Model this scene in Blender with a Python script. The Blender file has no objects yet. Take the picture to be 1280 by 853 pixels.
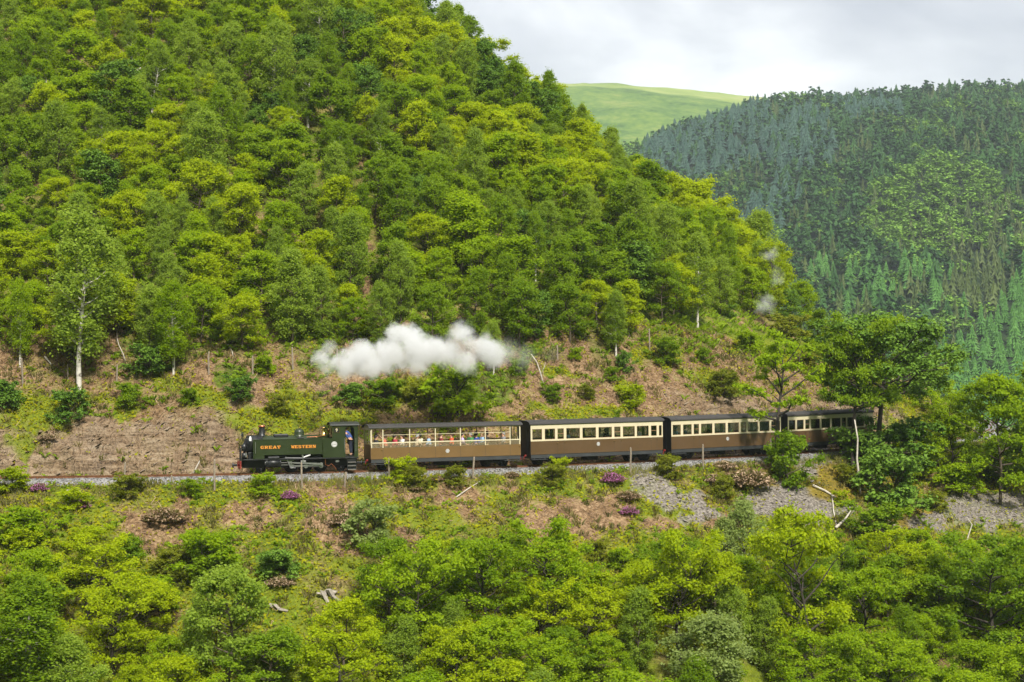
import bpy, math, random
import numpy as np

# ------------------------------------------------------------------ camera, world, sun, exposure
SC = bpy.context.scene
COL = SC.collection
F_PX, CAM_H, HOR = 2100.0, 6.38, 460.8        # focal length in photo pixels, eye height over the rails, horizon row
cd = bpy.data.cameras.new('camera'); cam = bpy.data.objects.new('camera', cd); COL.objects.link(cam)
cam.location = (0, 0, CAM_H); cam.rotation_euler = (math.pi / 2, 0, 0)
cd.sensor_width = 36.0; cd.lens = 36.0 * F_PX / 1280.0
cd.shift_y = (HOR - 426.5) / 1280.0
cd.clip_start = 0.1; cd.clip_end = 20000.0
cd.dof.use_dof = True; cd.dof.focus_distance = 103.0; cd.dof.aperture_fstop = 2.8
SC.camera = cam

SUN_EL, SUN_AZ = math.radians(47), math.radians(160)      # azimuth clockwise from +Y (the view direction)
world = bpy.data.worlds.new('World'); SC.world = world; world.use_nodes = True
wn, wl = world.node_tree.nodes, world.node_tree.links
wn.clear()
sky = wn.new('ShaderNodeTexSky'); sky.sky_type = 'NISHITA'; sky.sun_disc = False
sky.sun_elevation = SUN_EL; sky.sun_rotation = SUN_AZ
skm = wn.new('ShaderNodeVectorMath'); skm.operation = 'SCALE'; skm.inputs['Scale'].default_value = 0.10
wl.new(sky.outputs[0], skm.inputs[0])
tc = wn.new('ShaderNodeTexCoord'); mp = wn.new('ShaderNodeMapping'); mp.inputs['Scale'].default_value = (1.0, 1.0, 2.2)
mp.inputs['Location'].default_value = (3.1, 0.4, 1.3)
wl.new(tc.outputs['Generated'], mp.inputs[0])
nz = wn.new('ShaderNodeTexNoise'); nz.inputs['Scale'].default_value = 5.2; nz.inputs['Detail'].default_value = 7; nz.inputs['Roughness'].default_value = 0.52
nz.inputs['Distortion'].default_value = 0.35
wl.new(mp.outputs[0], nz.inputs['Vector'])
cr = wn.new('ShaderNodeValToRGB')
cr.color_ramp.elements[0].position = 0.32; cr.color_ramp.elements[0].color = (0.32, 0.33, 0.37, 1)
cr.color_ramp.elements[1].position = 0.68; cr.color_ramp.elements[1].color = (0.80, 0.80, 0.80, 1)
e = cr.color_ramp.elements.new(0.5); e.color = (0.50, 0.505, 0.53, 1)
wl.new(nz.outputs[0], cr.inputs[0])
mx = wn.new('ShaderNodeMix'); mx.data_type = 'RGBA'; mx.inputs[0].default_value = 0.9
wl.new(skm.outputs[0], mx.inputs[6]); wl.new(cr.outputs[0], mx.inputs[7])
bg = wn.new('ShaderNodeBackground'); bg.inputs[1].default_value = 0.88
wl.new(mx.outputs[2], bg.inputs[0])
wo = wn.new('ShaderNodeOutputWorld'); wl.new(bg.outputs[0], wo.inputs[0])

sd = bpy.data.lights.new('sun', 'SUN'); sd.energy = 3.4; sd.angle = math.radians(6.0); sd.color = (1.0, 0.95, 0.86)
sun = bpy.data.objects.new('sun', sd); COL.objects.link(sun)
sun.rotation_euler = (math.pi / 2 - SUN_EL, 0, math.pi - SUN_AZ)

SC.view_settings.view_transform = 'Standard'; SC.view_settings.look = 'None'
SC.view_settings.gamma = 1.0; SC.view_settings.exposure = 1.03; SC.view_settings.use_curve_mapping = False
SC.render.engine = 'CYCLES'
cy = SC.cycles
cy.max_bounces = 5; cy.use_adaptive_sampling = True; cy.adaptive_threshold = 0.02; cy.diffuse_bounces = 3; cy.glossy_bounces = 2; cy.transmission_bounces = 3; cy.volume_bounces = 3; cy.transparent_max_bounces = 12
cy.use_denoising = True
cy.volume_step_rate = 1.0; cy.volume_max_steps = 128
cy.caustics_reflective = False; cy.caustics_refractive = False

RNG = np.random.default_rng(7)
random.seed(7)

# ------------------------------------------------------------------ helpers: noise, meshes, materials
_perm = np.random.default_rng(3).random((256, 256))
def vnoise(x, y):
    xi = np.floor(x).astype(int); yi = np.floor(y).astype(int)
    u = x - xi; v = y - yi
    u = u * u * (3 - 2 * u); v = v * v * (3 - 2 * v)
    a = _perm[xi & 255, yi & 255]; b = _perm[(xi + 1) & 255, yi & 255]
    c = _perm[xi & 255, (yi + 1) & 255]; d = _perm[(xi + 1) & 255, (yi + 1) & 255]
    return (a * (1 - u) + b * u) * (1 - v) + (c * (1 - u) + d * u) * v
def fbm(x, y, o=4):
    t = np.zeros(np.broadcast(x, y).shape); a = 0.5; n = 0
    for i in range(o):
        t = t + a * vnoise(x + 17.3 * i, y - 9.1 * i); n += a; x = x * 2.03; y = y * 2.03; a *= 0.5
    return t / n
def sstep(a, b, x):
    t = np.clip((np.asarray(x, float) - a) / (b - a), 0, 1); return t * t * (3 - 2 * t)

def link(o, parent=None):
    COL.objects.link(o)
    if parent is not None: o.parent = parent
    return o
def mesh_np(name, V, F, mats=(), smooth=False, attrs=None, mi=None):
    """V (n,3) float, F (m,k) int -> mesh"""
    V = np.asarray(V, np.float32); F = np.asarray(F, np.int32)
    me = bpy.data.meshes.new(name)
    m, k = F.shape
    me.vertices.add(len(V)); me.vertices.foreach_set('co', V.ravel())
    me.loops.add(m * k); me.loops.foreach_set('vertex_index', F.ravel())
    me.polygons.add(m); me.polygons.foreach_set('loop_start', np.arange(0, m * k, k, dtype=np.int32))
    if mi is not None: me.polygons.foreach_set('material_index', np.asarray(mi, np.int32))
    me.polygons.foreach_set('use_smooth', np.full(m, smooth, bool))
    for an, arr in (attrs or {}).items():
        a = me.attributes.new(an, 'FLOAT', 'POINT'); a.data.foreach_set('value', np.asarray(arr, np.float32))
    for q in mats: me.materials.append(q)
    me.update(calc_edges=True)
    return me
def obj_np(name, V, F, mat, parent=None, smooth=False, attrs=None):
    return link(bpy.data.objects.new(name, mesh_np(name, V, F, (mat,), smooth, attrs)), parent)
def tag(o, label=None, cat=None, group=None, kind=None):
    if label: o['label'] = label
    if cat: o['category'] = cat
    if group: o['group'] = group
    if kind: o['kind'] = kind
    return o
def empty(name, loc=(0, 0, 0), rot=(0, 0, 0)):
    o = bpy.data.objects.new(name, None); o.location = loc; o.rotation_euler = rot
    o.empty_display_size = 0.3
    return link(o)
def copy_tree(o, parent=None):
    c = o.copy(); link(c, parent)
    for ch in o.children: copy_tree(ch, c)
    return c

class MB:
    """collects simple shapes, then links them as one mesh object"""
    def __init__(s): s.v = []; s.f = []
    def add(s, V, F):
        b = len(s.v); s.v += [tuple(map(float, p)) for p in V]; s.f += [tuple(i + b for i in q) for q in F]; return s
    def box(s, x0, x1, y0, y1, z0, z1, bev=0.0):
        if bev <= 0:
            V = [(x, y, z) for z in (z0, z1) for y in (y0, y1) for x in (x0, x1)]
            return s.add(V, [(0, 2, 3, 1), (4, 5, 7, 6), (0, 1, 5, 4), (2, 6, 7, 3), (0, 4, 6, 2), (1, 3, 7, 5)])
        b = min(bev, (x1 - x0) / 2.1, (y1 - y0) / 2.1, (z1 - z0) / 2.1)
        V = []; F = []
        def ring(z, ins):
            return [(x0 + ins + (b if i else 0) * 0, 0, z) for i in ()]
        pts = lambda i: [(x0 + i, y0 + b), (x0 + b, y0 + i), (x1 - b, y0 + i), (x1 - i, y0 + b), (x1 - i, y1 - b), (x1 - b, y1 - i), (x0 + b, y1 - i), (x0 + i, y1 - b)]
        lv = [(z0, b * .7), (z0 + b, 0), (z1 - b, 0), (z1, b * .7)]
        for z, i in lv: V += [(p[0], p[1], z) for p in pts(i)]
        for k in range(3):
            for j in range(8): F.append((k * 8 + j, k * 8 + (j + 1) % 8, k * 8 + 8 + (j + 1) % 8, k * 8 + 8 + j))
        F.append(tuple(range(7, -1, -1))); F.append(tuple(range(24, 32)))
        return s.add(V, F)
    def tube(s, P, R, n=6, cap=True):
        P = [np.array(p, float) for p in P]
        if not hasattr(R, '__len__'): R = [R] * len(P)
        V = []; F = []; ref = np.array([0.31, 0.17, 0.93])
        for i, p in enumerate(P):
            t = P[min(i + 1, len(P) - 1)] - P[max(i - 1, 0)]; t = t / (np.linalg.norm(t) + 1e-9)
            r0 = ref if abs(t @ ref) < 0.93 else np.array([1.0, 0.1, 0])
            a = np.cross(t, r0); a /= np.linalg.norm(a); b = np.cross(t, a)
            for k in range(n):
                th = 2 * math.pi * k / n; V.append(p + R[i] * (math.cos(th) * a + math.sin(th) * b))
        for i in range(len(P) - 1):
            for k in range(n): F.append((i * n + k, i * n + (k + 1) % n, (i + 1) * n + (k + 1) % n, (i + 1) * n + k))
        if cap: F.append(tuple(range(n - 1, -1, -1))); F.append(tuple(range((len(P) - 1) * n, len(P) * n)))
        return s.add(V, F)
    def lathe(s, prof, c=(0, 0, 0), axis='z', n=20, cap=True):
        """prof: (radius, height) pairs"""
        V = []; F = []
        for r, h in prof:
            for k in range(n):
                th = 2 * math.pi * k / n; a, b = r * math.cos(th), r * math.sin(th)
                p = {'z': (a, b, h), 'x': (h, a, b), 'y': (a, h, b)}[axis]
                V.append((p[0] + c[0], p[1] + c[1], p[2] + c[2]))
        for i in range(len(prof) - 1):
            for k in range(n): F.append((i * n + k, i * n + (k + 1) % n, (i + 1) * n + (k + 1) % n, (i + 1) * n + k))
        if cap: F.append(tuple(range(n - 1, -1, -1))); F.append(tuple(range((len(prof) - 1) * n, len(prof) * n)))
        return s.add(V, F)
    def prism(s, poly, y0, y1):
        """polygon in xz, extruded along y"""
        n = len(poly); V = [(x, y0, z) for x, z in poly] + [(x, y1, z) for x, z in poly]
        F = [tuple(range(n)), tuple(range(2 * n - 1, n - 1, -1))] + [(i, n + i, n + (i + 1) % n, (i + 1) % n) for i in range(n)]
        return s.add(V, F)
    def prism_x(s, poly, x0, x1):
        """polygon in yz, extruded along x"""
        n = len(poly); V = [(x0, y, z) for y, z in poly] + [(x1, y, z) for y, z in poly]
        F = [tuple(range(n)), tuple(range(2 * n - 1, n - 1, -1))] + [(i, n + i, n + (i + 1) % n, (i + 1) % n) for i in range(n)]
        return s.add(V, F)
    def mesh(s, name, mat, smooth=False):
        me = bpy.data.meshes.new(name); me.from_pydata(s.v, [], s.f); me.materials.append(mat)
        if smooth:
            me.polygons.foreach_set('use_smooth', np.ones(len(me.polygons), bool))
        me.update(); return me
    def build(s, name, mat, parent=None, smooth=False):
        return link(bpy.data.objects.new(name, s.mesh(name, mat, smooth)), parent)

class NT:
    """tiny node-tree helper"""
    def __init__(s, name):
        s.m = bpy.data.materials.new(name); s.m.use_nodes = True; s.t = s.m.node_tree; s.t.nodes.clear()
        s.out = s.t.nodes.new('ShaderNodeOutputMaterial')
    def n(s, typ, ins=None, **kw):
        nd = s.t.nodes.new(typ)
        for k, v in kw.items(): setattr(nd, k, v)
        for k, v in (ins or {}).items():
            sock = nd.inputs[k]
            if isinstance(v, bpy.types.NodeSocket): s.t.links.new(v, sock)
            else: sock.default_value = v
        return nd
    def math(s, op, a, b=0.0, c=0.0, clamp=False):
        return s.n('ShaderNodeMath', {0: a, 1: b, 2: c}, operation=op, use_clamp=clamp).outputs[0]
    def mix(s, f, a, b):
        nd = s.n('ShaderNodeMix', {0: f}, data_type='RGBA')
        for k, v in ((6, a), (7, b)):
            if isinstance(v, bpy.types.NodeSocket): s.t.links.new(v, nd.inputs[k])
            else: nd.inputs[k].default_value = (*v, 1) if len(v) == 3 else v
        return nd.outputs[2]
    def ramp(s, f, stops):
        nd = s.n('ShaderNodeValToRGB', {0: f}); el = nd.color_ramp.elements
        while len(el) < len(stops): el.new(0.5)
        for q, (p, c) in zip(el, stops): q.position = p; q.color = (*c, 1) if len(c) == 3 else c
        return nd.outputs[0]
    def noise(s, vec, scale, detail=3, rough=0.55, dist=0.0):
        return s.n('ShaderNodeTexNoise', {'Vector': vec, 'Scale': scale, 'Detail': detail, 'Roughness': rough, 'Distortion': dist}).outputs[0]
    def attr(s, name): return s.n('ShaderNodeAttribute', attribute_name=name).outputs['Fac']
    def obj(s): return s.n('ShaderNodeTexCoord').outputs['Object']
    def done(s, sh): s.t.links.new(sh, s.out.inputs[0]); return s.m

def paint(name, col, rough=0.5, metal=0.0, var=0.12, scale=3.0, bump=0.0, spec=0.5):
    """a painted / plain surface with slight mottling and dirt"""
    t = NT(name); o = t.obj()
    n1 = t.noise(o, scale, 5, 0.6); n2 = t.noise(o, scale * 9, 3, 0.6)
    f = t.math('ADD', t.math('MULTIPLY', n1, 0.65), t.math('MULTIPLY', n2, 0.35))
    dk = tuple(c * (1 - 2.2 * var) for c in col); lt = tuple(min(1, c * (1 + 1.4 * var)) for c in col)
    c = t.ramp(f, [(0.3, dk), (0.7, lt)])
    r = t.math('ADD', t.math('MULTIPLY', n1, 0.25), rough - 0.12)
    b = t.n('ShaderNodeBsdfPrincipled', {'Base Color': c, 'Roughness': r, 'Metallic': metal, 'Specular IOR Level': spec})
    if bump: t.t.links.new(t.n('ShaderNodeBump', {'Height': n2, 'Strength': bump, 'Distance': 0.02}).outputs[0], b.inputs['Normal'])
    return t.done(b.outputs[0])

def leaf_mat(name, lo, hi, trans=0.54, rnd=0.35, rough=0.5, yl=None):
    """leaves: colour varies leaf by leaf ('tint') and plant by plant"""
    t = NT(name); a = t.attr('tint'); r = t.n('ShaderNodeObjectInfo').outputs['Random']
    f = t.math('ADD', t.math('MULTIPLY', a, 1 - rnd), t.math('MULTIPLY', r, rnd))
    c = t.ramp(f, [(0.12, lo), (0.85, hi)])
    tcol = t.mix(0.5, c, yl or tuple(min(1, x * q) for x, q in zip(hi, (1.25, 1.15, 0.7))))
    b = t.n('ShaderNodeBsdfPrincipled', {'Base Color': c, 'Roughness': rough, 'Specular IOR Level': 0.06})
    tr = t.n('ShaderNodeBsdfTranslucent', {'Color': tcol})
    m = t.n('ShaderNodeMixShader', {0: trans, 1: b.outputs[0], 2: tr.outputs[0]})
    return t.done(m.outputs[0])

# ------------------------------------------------------------------ the lie of the land
CX, D0, RT, GR = -26.57, 99.55, 73.3, 0.012     # track: straight from the left, then an arc of radius RT round the spur
def frame(x, y):
    """distance along the track s and offset uphill d"""
    x = np.asarray(x, float); y = np.asarray(y, float)
    ang = np.arctan2(x - CX, (D0 + RT) - y); rho = np.hypot(x - CX, y - D0 - RT)
    left = x < CX
    s = np.where(left, x - CX, RT * ang)
    dl = y - D0; dl = np.minimum(dl, 2 * RT - dl)
    return s, np.where(left, dl, RT - rho)
def track_pt(s, off=0.0):
    """point of the track line; off > 0 is downhill (towards the viewer)"""
    s = np.asarray(s, float); a = np.maximum(s, 0) / RT; r = RT + off
    x = np.where(s < 0, CX + s, CX + r * np.sin(a)); y = np.where(s < 0, D0 - off, D0 + RT - r * np.cos(a))
    return np.stack([x, y, GR * s], -1)
PK = np.array([(-400, -60), (-90, -47), (-60, -33), (-40, -22.5), (-20, -11.2), (-10, -5.3), (-3.6, -1.55), (-2.6, -.75), (-1.9, -.47), (1.6, -.47), (2.1, -.35), (2.7, .35), (4.2, 2.0),
               (6.5, 3.9), (10, 6.8), (20, 14.3), (40, 29.6), (60, 45.0), (70, 51.5), (73.3, 52.5)])
def rock_mask(x, y):
    s, d = frame(x, y)
    n = fbm(x * .25, y * .25 + s * 0, 3)
    a = sstep(12.5, 8.5, s) * sstep(1.9, 2.4, d) * sstep(7.6, 4.2, d + (n - .5) * 5)
    b = sstep(41, 46, s) * sstep(76, 68, s) * sstep(1.9, 2.4, d) * sstep(7.5, 5.0, d + (n - .5) * 4)
    return np.maximum(a, b)
def height(x, y, fine=True):
    x = np.asarray(x, float); y = np.asarray(y, float)
    s, d = frame(x, y)
    z = np.interp(d, PK[:, 0], PK[:, 1]) + GR * np.clip(s, -60, 150)
    drop = sstep(35, 100, s) * 4.2
    z = z - drop * sstep(2.5, 15, d)
    z = z + sstep(45, 100, s) * 2.2 * sstep(-3, -14, d)                   # right-hand shoulder below the line
    off = sstep(2.2, 6, np.abs(d))
    z = z + off * (fbm(x / 9, y / 9, 3) - .5) * 2.2
    if fine:
        off2 = sstep(1.9, 3.2, np.abs(d))
        z = z + off2 * (fbm(x / 1.7, y / 1.7, 3) - .5) * .55
        rk = rock_mask(x, y)
        u = s * .42 + z * 1.5; w = s * .95 - z * .35                       # bedding dips to the left
        z = z + rk * ((vnoise(u * 1.7, w * .3) - .5) * 1.2 + (vnoise(u * 4.5 + 9, w * .6) - .5) * .8 + (vnoise(u * 9 + 3, w * 1.5) - .5) * .35)
    # the viewer's own valley side
    zc = np.where(y < 2.0, 4.75, 4.75 - (y - 2.0) * 1.05) + (fbm(x / 6, y / 6, 2) - .5) * .2
    zc = np.where(y < -60, 4.75 + (-60 - y) * .5, zc)
    z = np.maximum(z, zc)
    # valley floor and the far side
    fl = -42 + 4 * fbm(x / 80, y / 80, 2)
    z = np.maximum(z, np.minimum(fl, 0))
    rx = np.array([-1200, -100, 40, 82, 159, 210, 270, 350, 600, 1200, 3000])
    rz = np.array([60, 105, 140, 150, 184, 193, 198, 200, 190, 150, 120])
    rid = np.interp(x, rx, rz)
    t = (y - 430) / 720.0
    zf = -38 + (rid + 38) * np.where(t < 1, np.clip(t, 0, 1) ** 0.92, 1 - .25 * (t - 1))
    zf = zf + sstep(0, .25, t) * ((fbm(x / 110, y / 140, 3) - .5) * 26)
    gx = np.interp(x, [-3000, -800, 0, 80, 180, 300, 420, 900, 4000], [370, 375, 352, 350, 342, 324, 296, 230, 200])
    tg = (y - 1300) / 800.0
    zg = np.where(tg < 1, 60 + (gx - 60) * np.sin(np.clip(tg, 0, 1) * math.pi / 2) ** 0.9, gx - 20 * (tg - 1))
    zg = zg + ((fbm(x / 260, y / 200, 3) - .5) * 16 + (fbm(x / 60, y / 60, 3) - .5) * 12) * sstep(1.1, .8, tg)
    far = np.maximum(zf, np.where(y > 1300, zg, -50))
    return np.where(y > 430, np.maximum(z, far), z)

def project(x, y, z):
    return 640 + F_PX * np.asarray(x) / y, HOR - F_PX * (np.asarray(z) - CAM_H) / y
YS = np.concatenate([np.arange(70, 200, .12)])
def ground_hit(px, py):
    """where the sight line through a photo pixel meets the near hillside"""
    X = (px - 640) / F_PX * YS; Z = CAM_H + (HOR - py) / F_PX * YS
    hgt = height(X, YS, False); i = np.argmax(hgt >= Z)
    if not (hgt >= Z).any(): i = int(np.argmin(Z - hgt))
    return np.array([X[i], YS[i], float(height(X[i], YS[i]))])

# colours of the plant cover, as patches where they grow (photo pixels -> ground)
ROCK, BROWN, SCREE, MOSS, FERN, BILB = range(6)
PATCH = [(200, 660, 52, 32, BROWN), (235, 630, 22, 12, BROWN), (309, 644, 52, 20, BROWN), (406, 657, 26, 15, BROWN), (422, 649, 38, 26, BROWN), (440, 677, 50, 8, BROWN),
         (499, 670, 16, 12, BROWN), (395, 612, 50, 9, BROWN), (581, 624, 40, 20, BROWN), (662, 664, 26, 12, BROWN), (712, 650, 76, 26, BROWN), (756, 634, 32, 26, BROWN), (830, 655, 30, 14, BROWN), (935, 590, 45, 16, BROWN),
         (520, 617, 25, 8, BROWN), (640, 610, 22, 9, BROWN), (905, 650, 20, 14, BROWN), (1185, 600, 30, 14, BROWN), (1100, 560, 30, 12, BROWN),
         (1005, 634, 58, 24, SCREE), (1019, 578, 26, 20, SCREE), (1239, 636, 62, 28, SCREE), (1150, 652, 40, 14, SCREE), (809, 604, 30, 22, SCREE), (878, 634, 18, 22, SCREE), (960, 625, 40, 24, SCREE), (835, 625, 25, 14, SCREE),
         (1125, 630, 34, 26, MOSS), (1060, 602, 50, 24, MOSS), (960, 604, 26, 10, MOSS), (900, 610, 25, 8, MOSS), (840, 585, 25, 7, MOSS), (1100, 680, 50, 14, MOSS),
         (590, 482, 58, 24, FERN), (500, 490, 40, 18, BILB), (470, 495, 30, 18, BILB), (212, 478, 28, 11, BILB), (160, 512, 24, 9, BILB), (45, 515, 60, 24, BILB), (25, 560, 26, 18, BILB), (330, 525, 65, 18, BILB),
         (270, 500, 30, 14, BILB), (110, 500, 30, 14, BILB), (380, 500, 30, 14, BILB), (430, 520, 40, 10, BILB), (820, 445, 30, 12, BILB), (870, 470, 20, 8, BILB), (940, 425, 34, 12, BILB), (990, 440, 34, 16, BILB),
         (780, 490, 26, 9, BILB), (700, 470, 18, 7, BILB), (915, 490, 30, 14, BILB), (740, 520, 60, 7, BILB), (630, 520, 25, 8, BILB), (1150, 545, 50, 28, BILB), (1120, 500, 40, 16, BILB), (690, 515, 30, 6, BILB), (660, 440, 30, 9, FERN), (300, 470, 30, 8, FERN), (400, 455, 40, 10, FERN)]
def cover(x, y, z=None):
    """weights (n,6) of the cover types"""
    if z is None: z = height(x, y, False)
    px, py = project(x, y, z); s, d = frame(x, y)
    wx = px + (fbm(x * .9, y * .9 + 40, 3) - .5) * 60; wy = py + (fbm(x * .9 + 70, y * .9, 3) - .5) * 34
    W = np.zeros(px.shape + (6,))
    above = d > 1.8
    n = fbm(x / 2.2, y / 2.2 + 20, 4)
    wood = sstep(8, 14, d)
    W[..., BROWN] = np.where(above, .75 - .55 * wood, .08 + .5 * sstep(.5, .68, fbm(x / 2.6 + 5, y / 2.6 + 77, 4)))
    W[..., BILB] = np.where(above, .26, .75) * sstep(.28, .62, n) + np.where(above, .0, .25)
    W[..., FERN] = np.where(above, .20 + .45 * wood, .34) * sstep(.42, .62, fbm(x / 1.6 + 31, y / 1.6, 3)) * 1.6
    W[..., ROCK] = rock_mask(x, y) * 1.8
    front = (y < 175) & (d > -20)
    for cx, cy_, rx, ry, k in PATCH:
        q = np.hypot((wx - cx) / rx, (wy - cy_) / ry)
        w = np.where(front, sstep(1.25, .7, q), 0)
        W *= (1 - .82 * w)[..., None]; W[..., k] += w * .9
    return W / (W.sum(-1, keepdims=True) + 1e-6)

# ------------------------------------------------------------------ ground sheets
def ground_material():
    t = NT('hillside_soil'); o = t.obj()
    W = [t.attr('w%d' % i) for i in range(6)]
    n1 = t.noise(o, 1.1, 3, 0.62); n2 = t.noise(o, 6.0, 2, 0.65)
    nm = t.math('ADD', t.math('MULTIPLY', n1, .5), t.math('MULTIPLY', n2, .5))
    mpn = t.n('ShaderNodeMapping', {'Vector': o, 'Rotation': (0.0, math.radians(28), 0.0), 'Scale': (0.22, 0.5, 2.6)})
    st = t.noise(mpn.outputs[0], 1.3, 4, 0.66)
    rock = t.ramp(t.math('ADD', t.math('MULTIPLY', st, .7), t.math('MULTIPLY', n2, .3)), [(0.36, (.035, .026, .019)), (0.47, (.17, .122, .078)), (0.58, (.28, .215, .145)), (0.70, (.40, .335, .26))])  # darkest stop paints crevice shade into the rock bedding
    brown = t.ramp(nm, [(0.34, (.06, .036, .018)), (0.5, (.215, .135, .07)), (0.68, (.40, .285, .165))])
    scree = t.ramp(n2, [(0.3, (.06, .052, .045)), (0.5, (.18, .158, .135)), (0.7, (.33, .295, .255))])
    moss = t.ramp(nm, [(0.3, (.08, .065, .010)), (0.6, (.24, .18, .03)), (0.75, (.20, .21, .04))])
    fern = t.ramp(nm, [(0.3, (.04, .055, .008)), (0.6, (.10, .14, .014)), (0.75, (.15, .17, .02))])
    bilb = t.ramp(nm, [(0.3, (.05, .07, .006)), (0.55, (.15, .185, .012)), (0.75, (.22, .22, .02))])
    c = brown
    acc = W[BROWN]
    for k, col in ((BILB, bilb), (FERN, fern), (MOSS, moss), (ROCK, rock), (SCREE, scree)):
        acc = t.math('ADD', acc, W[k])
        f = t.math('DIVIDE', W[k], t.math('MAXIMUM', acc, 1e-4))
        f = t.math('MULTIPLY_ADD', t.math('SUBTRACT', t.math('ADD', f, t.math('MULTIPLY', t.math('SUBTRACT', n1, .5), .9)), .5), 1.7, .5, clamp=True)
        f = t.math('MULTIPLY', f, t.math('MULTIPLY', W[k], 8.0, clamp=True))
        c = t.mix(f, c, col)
    h = t.math('ADD', t.math('MULTIPLY', n2, .6), t.math('MULTIPLY', st, .5))
    bp = t.n('ShaderNodeBump', {'Height': h, 'Strength': 1.0, 'Distance': .3})
    b = t.n('ShaderNodeBsdfPrincipled', {'Base Color': c, 'Roughness': .9, 'Normal': bp.outputs[0], 'Specular IOR Level': .15})
    return t.done(b.outputs[0])
GROUND_M = ground_material()

def build_hillside():
    sv = np.concatenate([np.arange(-42, -26, .34), np.arange(-26, 13, .2), np.arange(13, 140, .34)])
    dv = np.concatenate([np.arange(-62, -18, 1.1), np.arange(-18, -8, .4), np.arange(-8, 9, .17), np.arange(9, 16, .4), np.arange(16, 72.6, 1.1)])
    S, Dd = np.meshgrid(sv, dv, indexing='ij')
    P = track_pt(S, -Dd); X, Y = P[..., 0], P[..., 1]
    Z = height(X, Y); W = cover(X, Y)
    V = np.stack([X, Y, Z], -1).reshape(-1, 3); n, m = S.shape
    I = np.arange(n * m).reshape(n, m)
    F = np.stack([I[:-1, :-1], I[1:, :-1], I[1:, 1:], I[:-1, 1:]], -1).reshape(-1, 4)
    o = obj_np('hillside', V, F, GROUND_M, None, True, {'w%d' % i: W[..., i].ravel() for i in range(6)})
    tag(o, 'steep brown and green valley side that carries the railway ledge', 'hillside', kind='structure')
build_hillside()

def land_material():
    t = NT('far_land'); o = t.obj()
    n1 = t.noise(o, .012, 5, .6); n2 = t.noise(o, .11, 5, .7); g = t.attr('grass'); up = t.attr('upland')
    mpn = t.n('ShaderNodeMapping', {'Vector': o, 'Rotation': (0, 0, .5), 'Scale': (.004, .03, .02)})
    st = t.noise(mpn.outputs[0], 1.0, 5, .6)
    fl = t.ramp(t.math('ADD', t.math('MULTIPLY', n2, .6), t.math('MULTIPLY', n1, .4)), [(.35, (.010, .022, .010)), (.65, (.03, .05, .015))])
    gr = t.ramp(t.math('ADD', t.math('MULTIPLY', n1, .25), t.math('ADD', t.math('MULTIPLY', st, .3), t.math('MULTIPLY', n2, .45))),
                [(.38, (.03, .07, .014)), (.47, (.07, .135, .022)), (.55, (.12, .185, .03)), (.66, (.21, .22, .06))])
    gh = t.ramp(t.math('ADD', t.math('MULTIPLY', n1, .4), t.math('ADD', t.math('MULTIPLY', st, .4), t.math('MULTIPLY', n2, .2))), [(.36, (.12, .18, .04)), (.52, (.20, .26, .06)), (.66, (.34, .33, .15))])
    gr = t.mix(t.math('MULTIPLY_ADD', t.math('SUBTRACT', n1, .5), .5, up, clamp=True), gr, gh)
    c = t.mix(g, fl, gr)
    b = t.n('ShaderNodeBsdfPrincipled', {'Base Color': c, 'Roughness': .95, 'Specular IOR Level': .1})
    return t.done(b.outputs[0])
def build_land():
    xs = np.concatenate([np.arange(-6000, -600, 300), np.arange(-600, -150, 50), np.arange(-150, 700, 10), np.arange(700, 1400, 50), np.arange(1400, 7001, 350)])
    ys = np.concatenate([np.arange(-1500, -100, 140), np.arange(-100, 40, 6), np.arange(40, 1320, 10), np.arange(1320, 2500, 24), np.arange(2500, 9001, 350)])
    X, Y = np.meshgrid(xs, ys, indexing='ij'); Z = height(X, Y, False)
    s, d = frame(X, Y)
    ins = sstep(-42, -34, s) * sstep(140, 130, s) * sstep(-62, -52, d) * (Y < D0 + RT + 60)
    Z = Z - ins * 5.0
    n, m = X.shape; I = np.arange(n * m).reshape(n, m)
    F = np.stack([I[:-1, :-1], I[1:, :-1], I[1:, 1:], I[:-1, 1:]], -1).reshape(-1, 4)
    g = sstep(1180, 1330, Y)
    g = np.maximum(g, (Y < 30) * 1.0)
    o = obj_np('ground', np.stack([X, Y, Z], -1).reshape(-1, 3), F, land_material(), None, True, {'grass': g.ravel(), 'upland': sstep(-46, -34, Z - np.interp(X, [-800, 0, 80, 180, 300, 420], [375, 352, 350, 342, 324, 296])).ravel()})
    tag(o, 'land of the valley with a grassy hill far behind the forest', 'ground', kind='structure')
build_land()

# ------------------------------------------------------------------ railway track
M_RUST = paint('rusty_rail', (.20, .085, .035), .65, .3, .25, 6)
M_SLEEP = paint('old_sleeper_wood', (.085, .062, .045), .9, 0, .25, 5, .4)
def ballast_material():
    t = NT('grey_ballast'); o = t.obj()
    v = t.n('ShaderNodeTexVoronoi', {'Vector': o, 'Scale': 11.0}); n = t.noise(o, 2.0, 4)
    c = t.ramp(t.math('ADD', t.math('MULTIPLY', v.outputs['Color'], .7), t.math('MULTIPLY', n, .3)), [(.2, (.085, .082, .08)), (.5, (.19, .185, .18)), (.8, (.31, .305, .295))])
    bp = t.n('ShaderNodeBump', {'Height': v.outputs['Distance'], 'Strength': .9, 'Distance': .05})
    return t.done(t.n('ShaderNodeBsdfPrincipled', {'Base Color': c, 'Roughness': .9, 'Normal': bp.outputs[0]}).outputs[0])
M_BALL = ballast_material()
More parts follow.
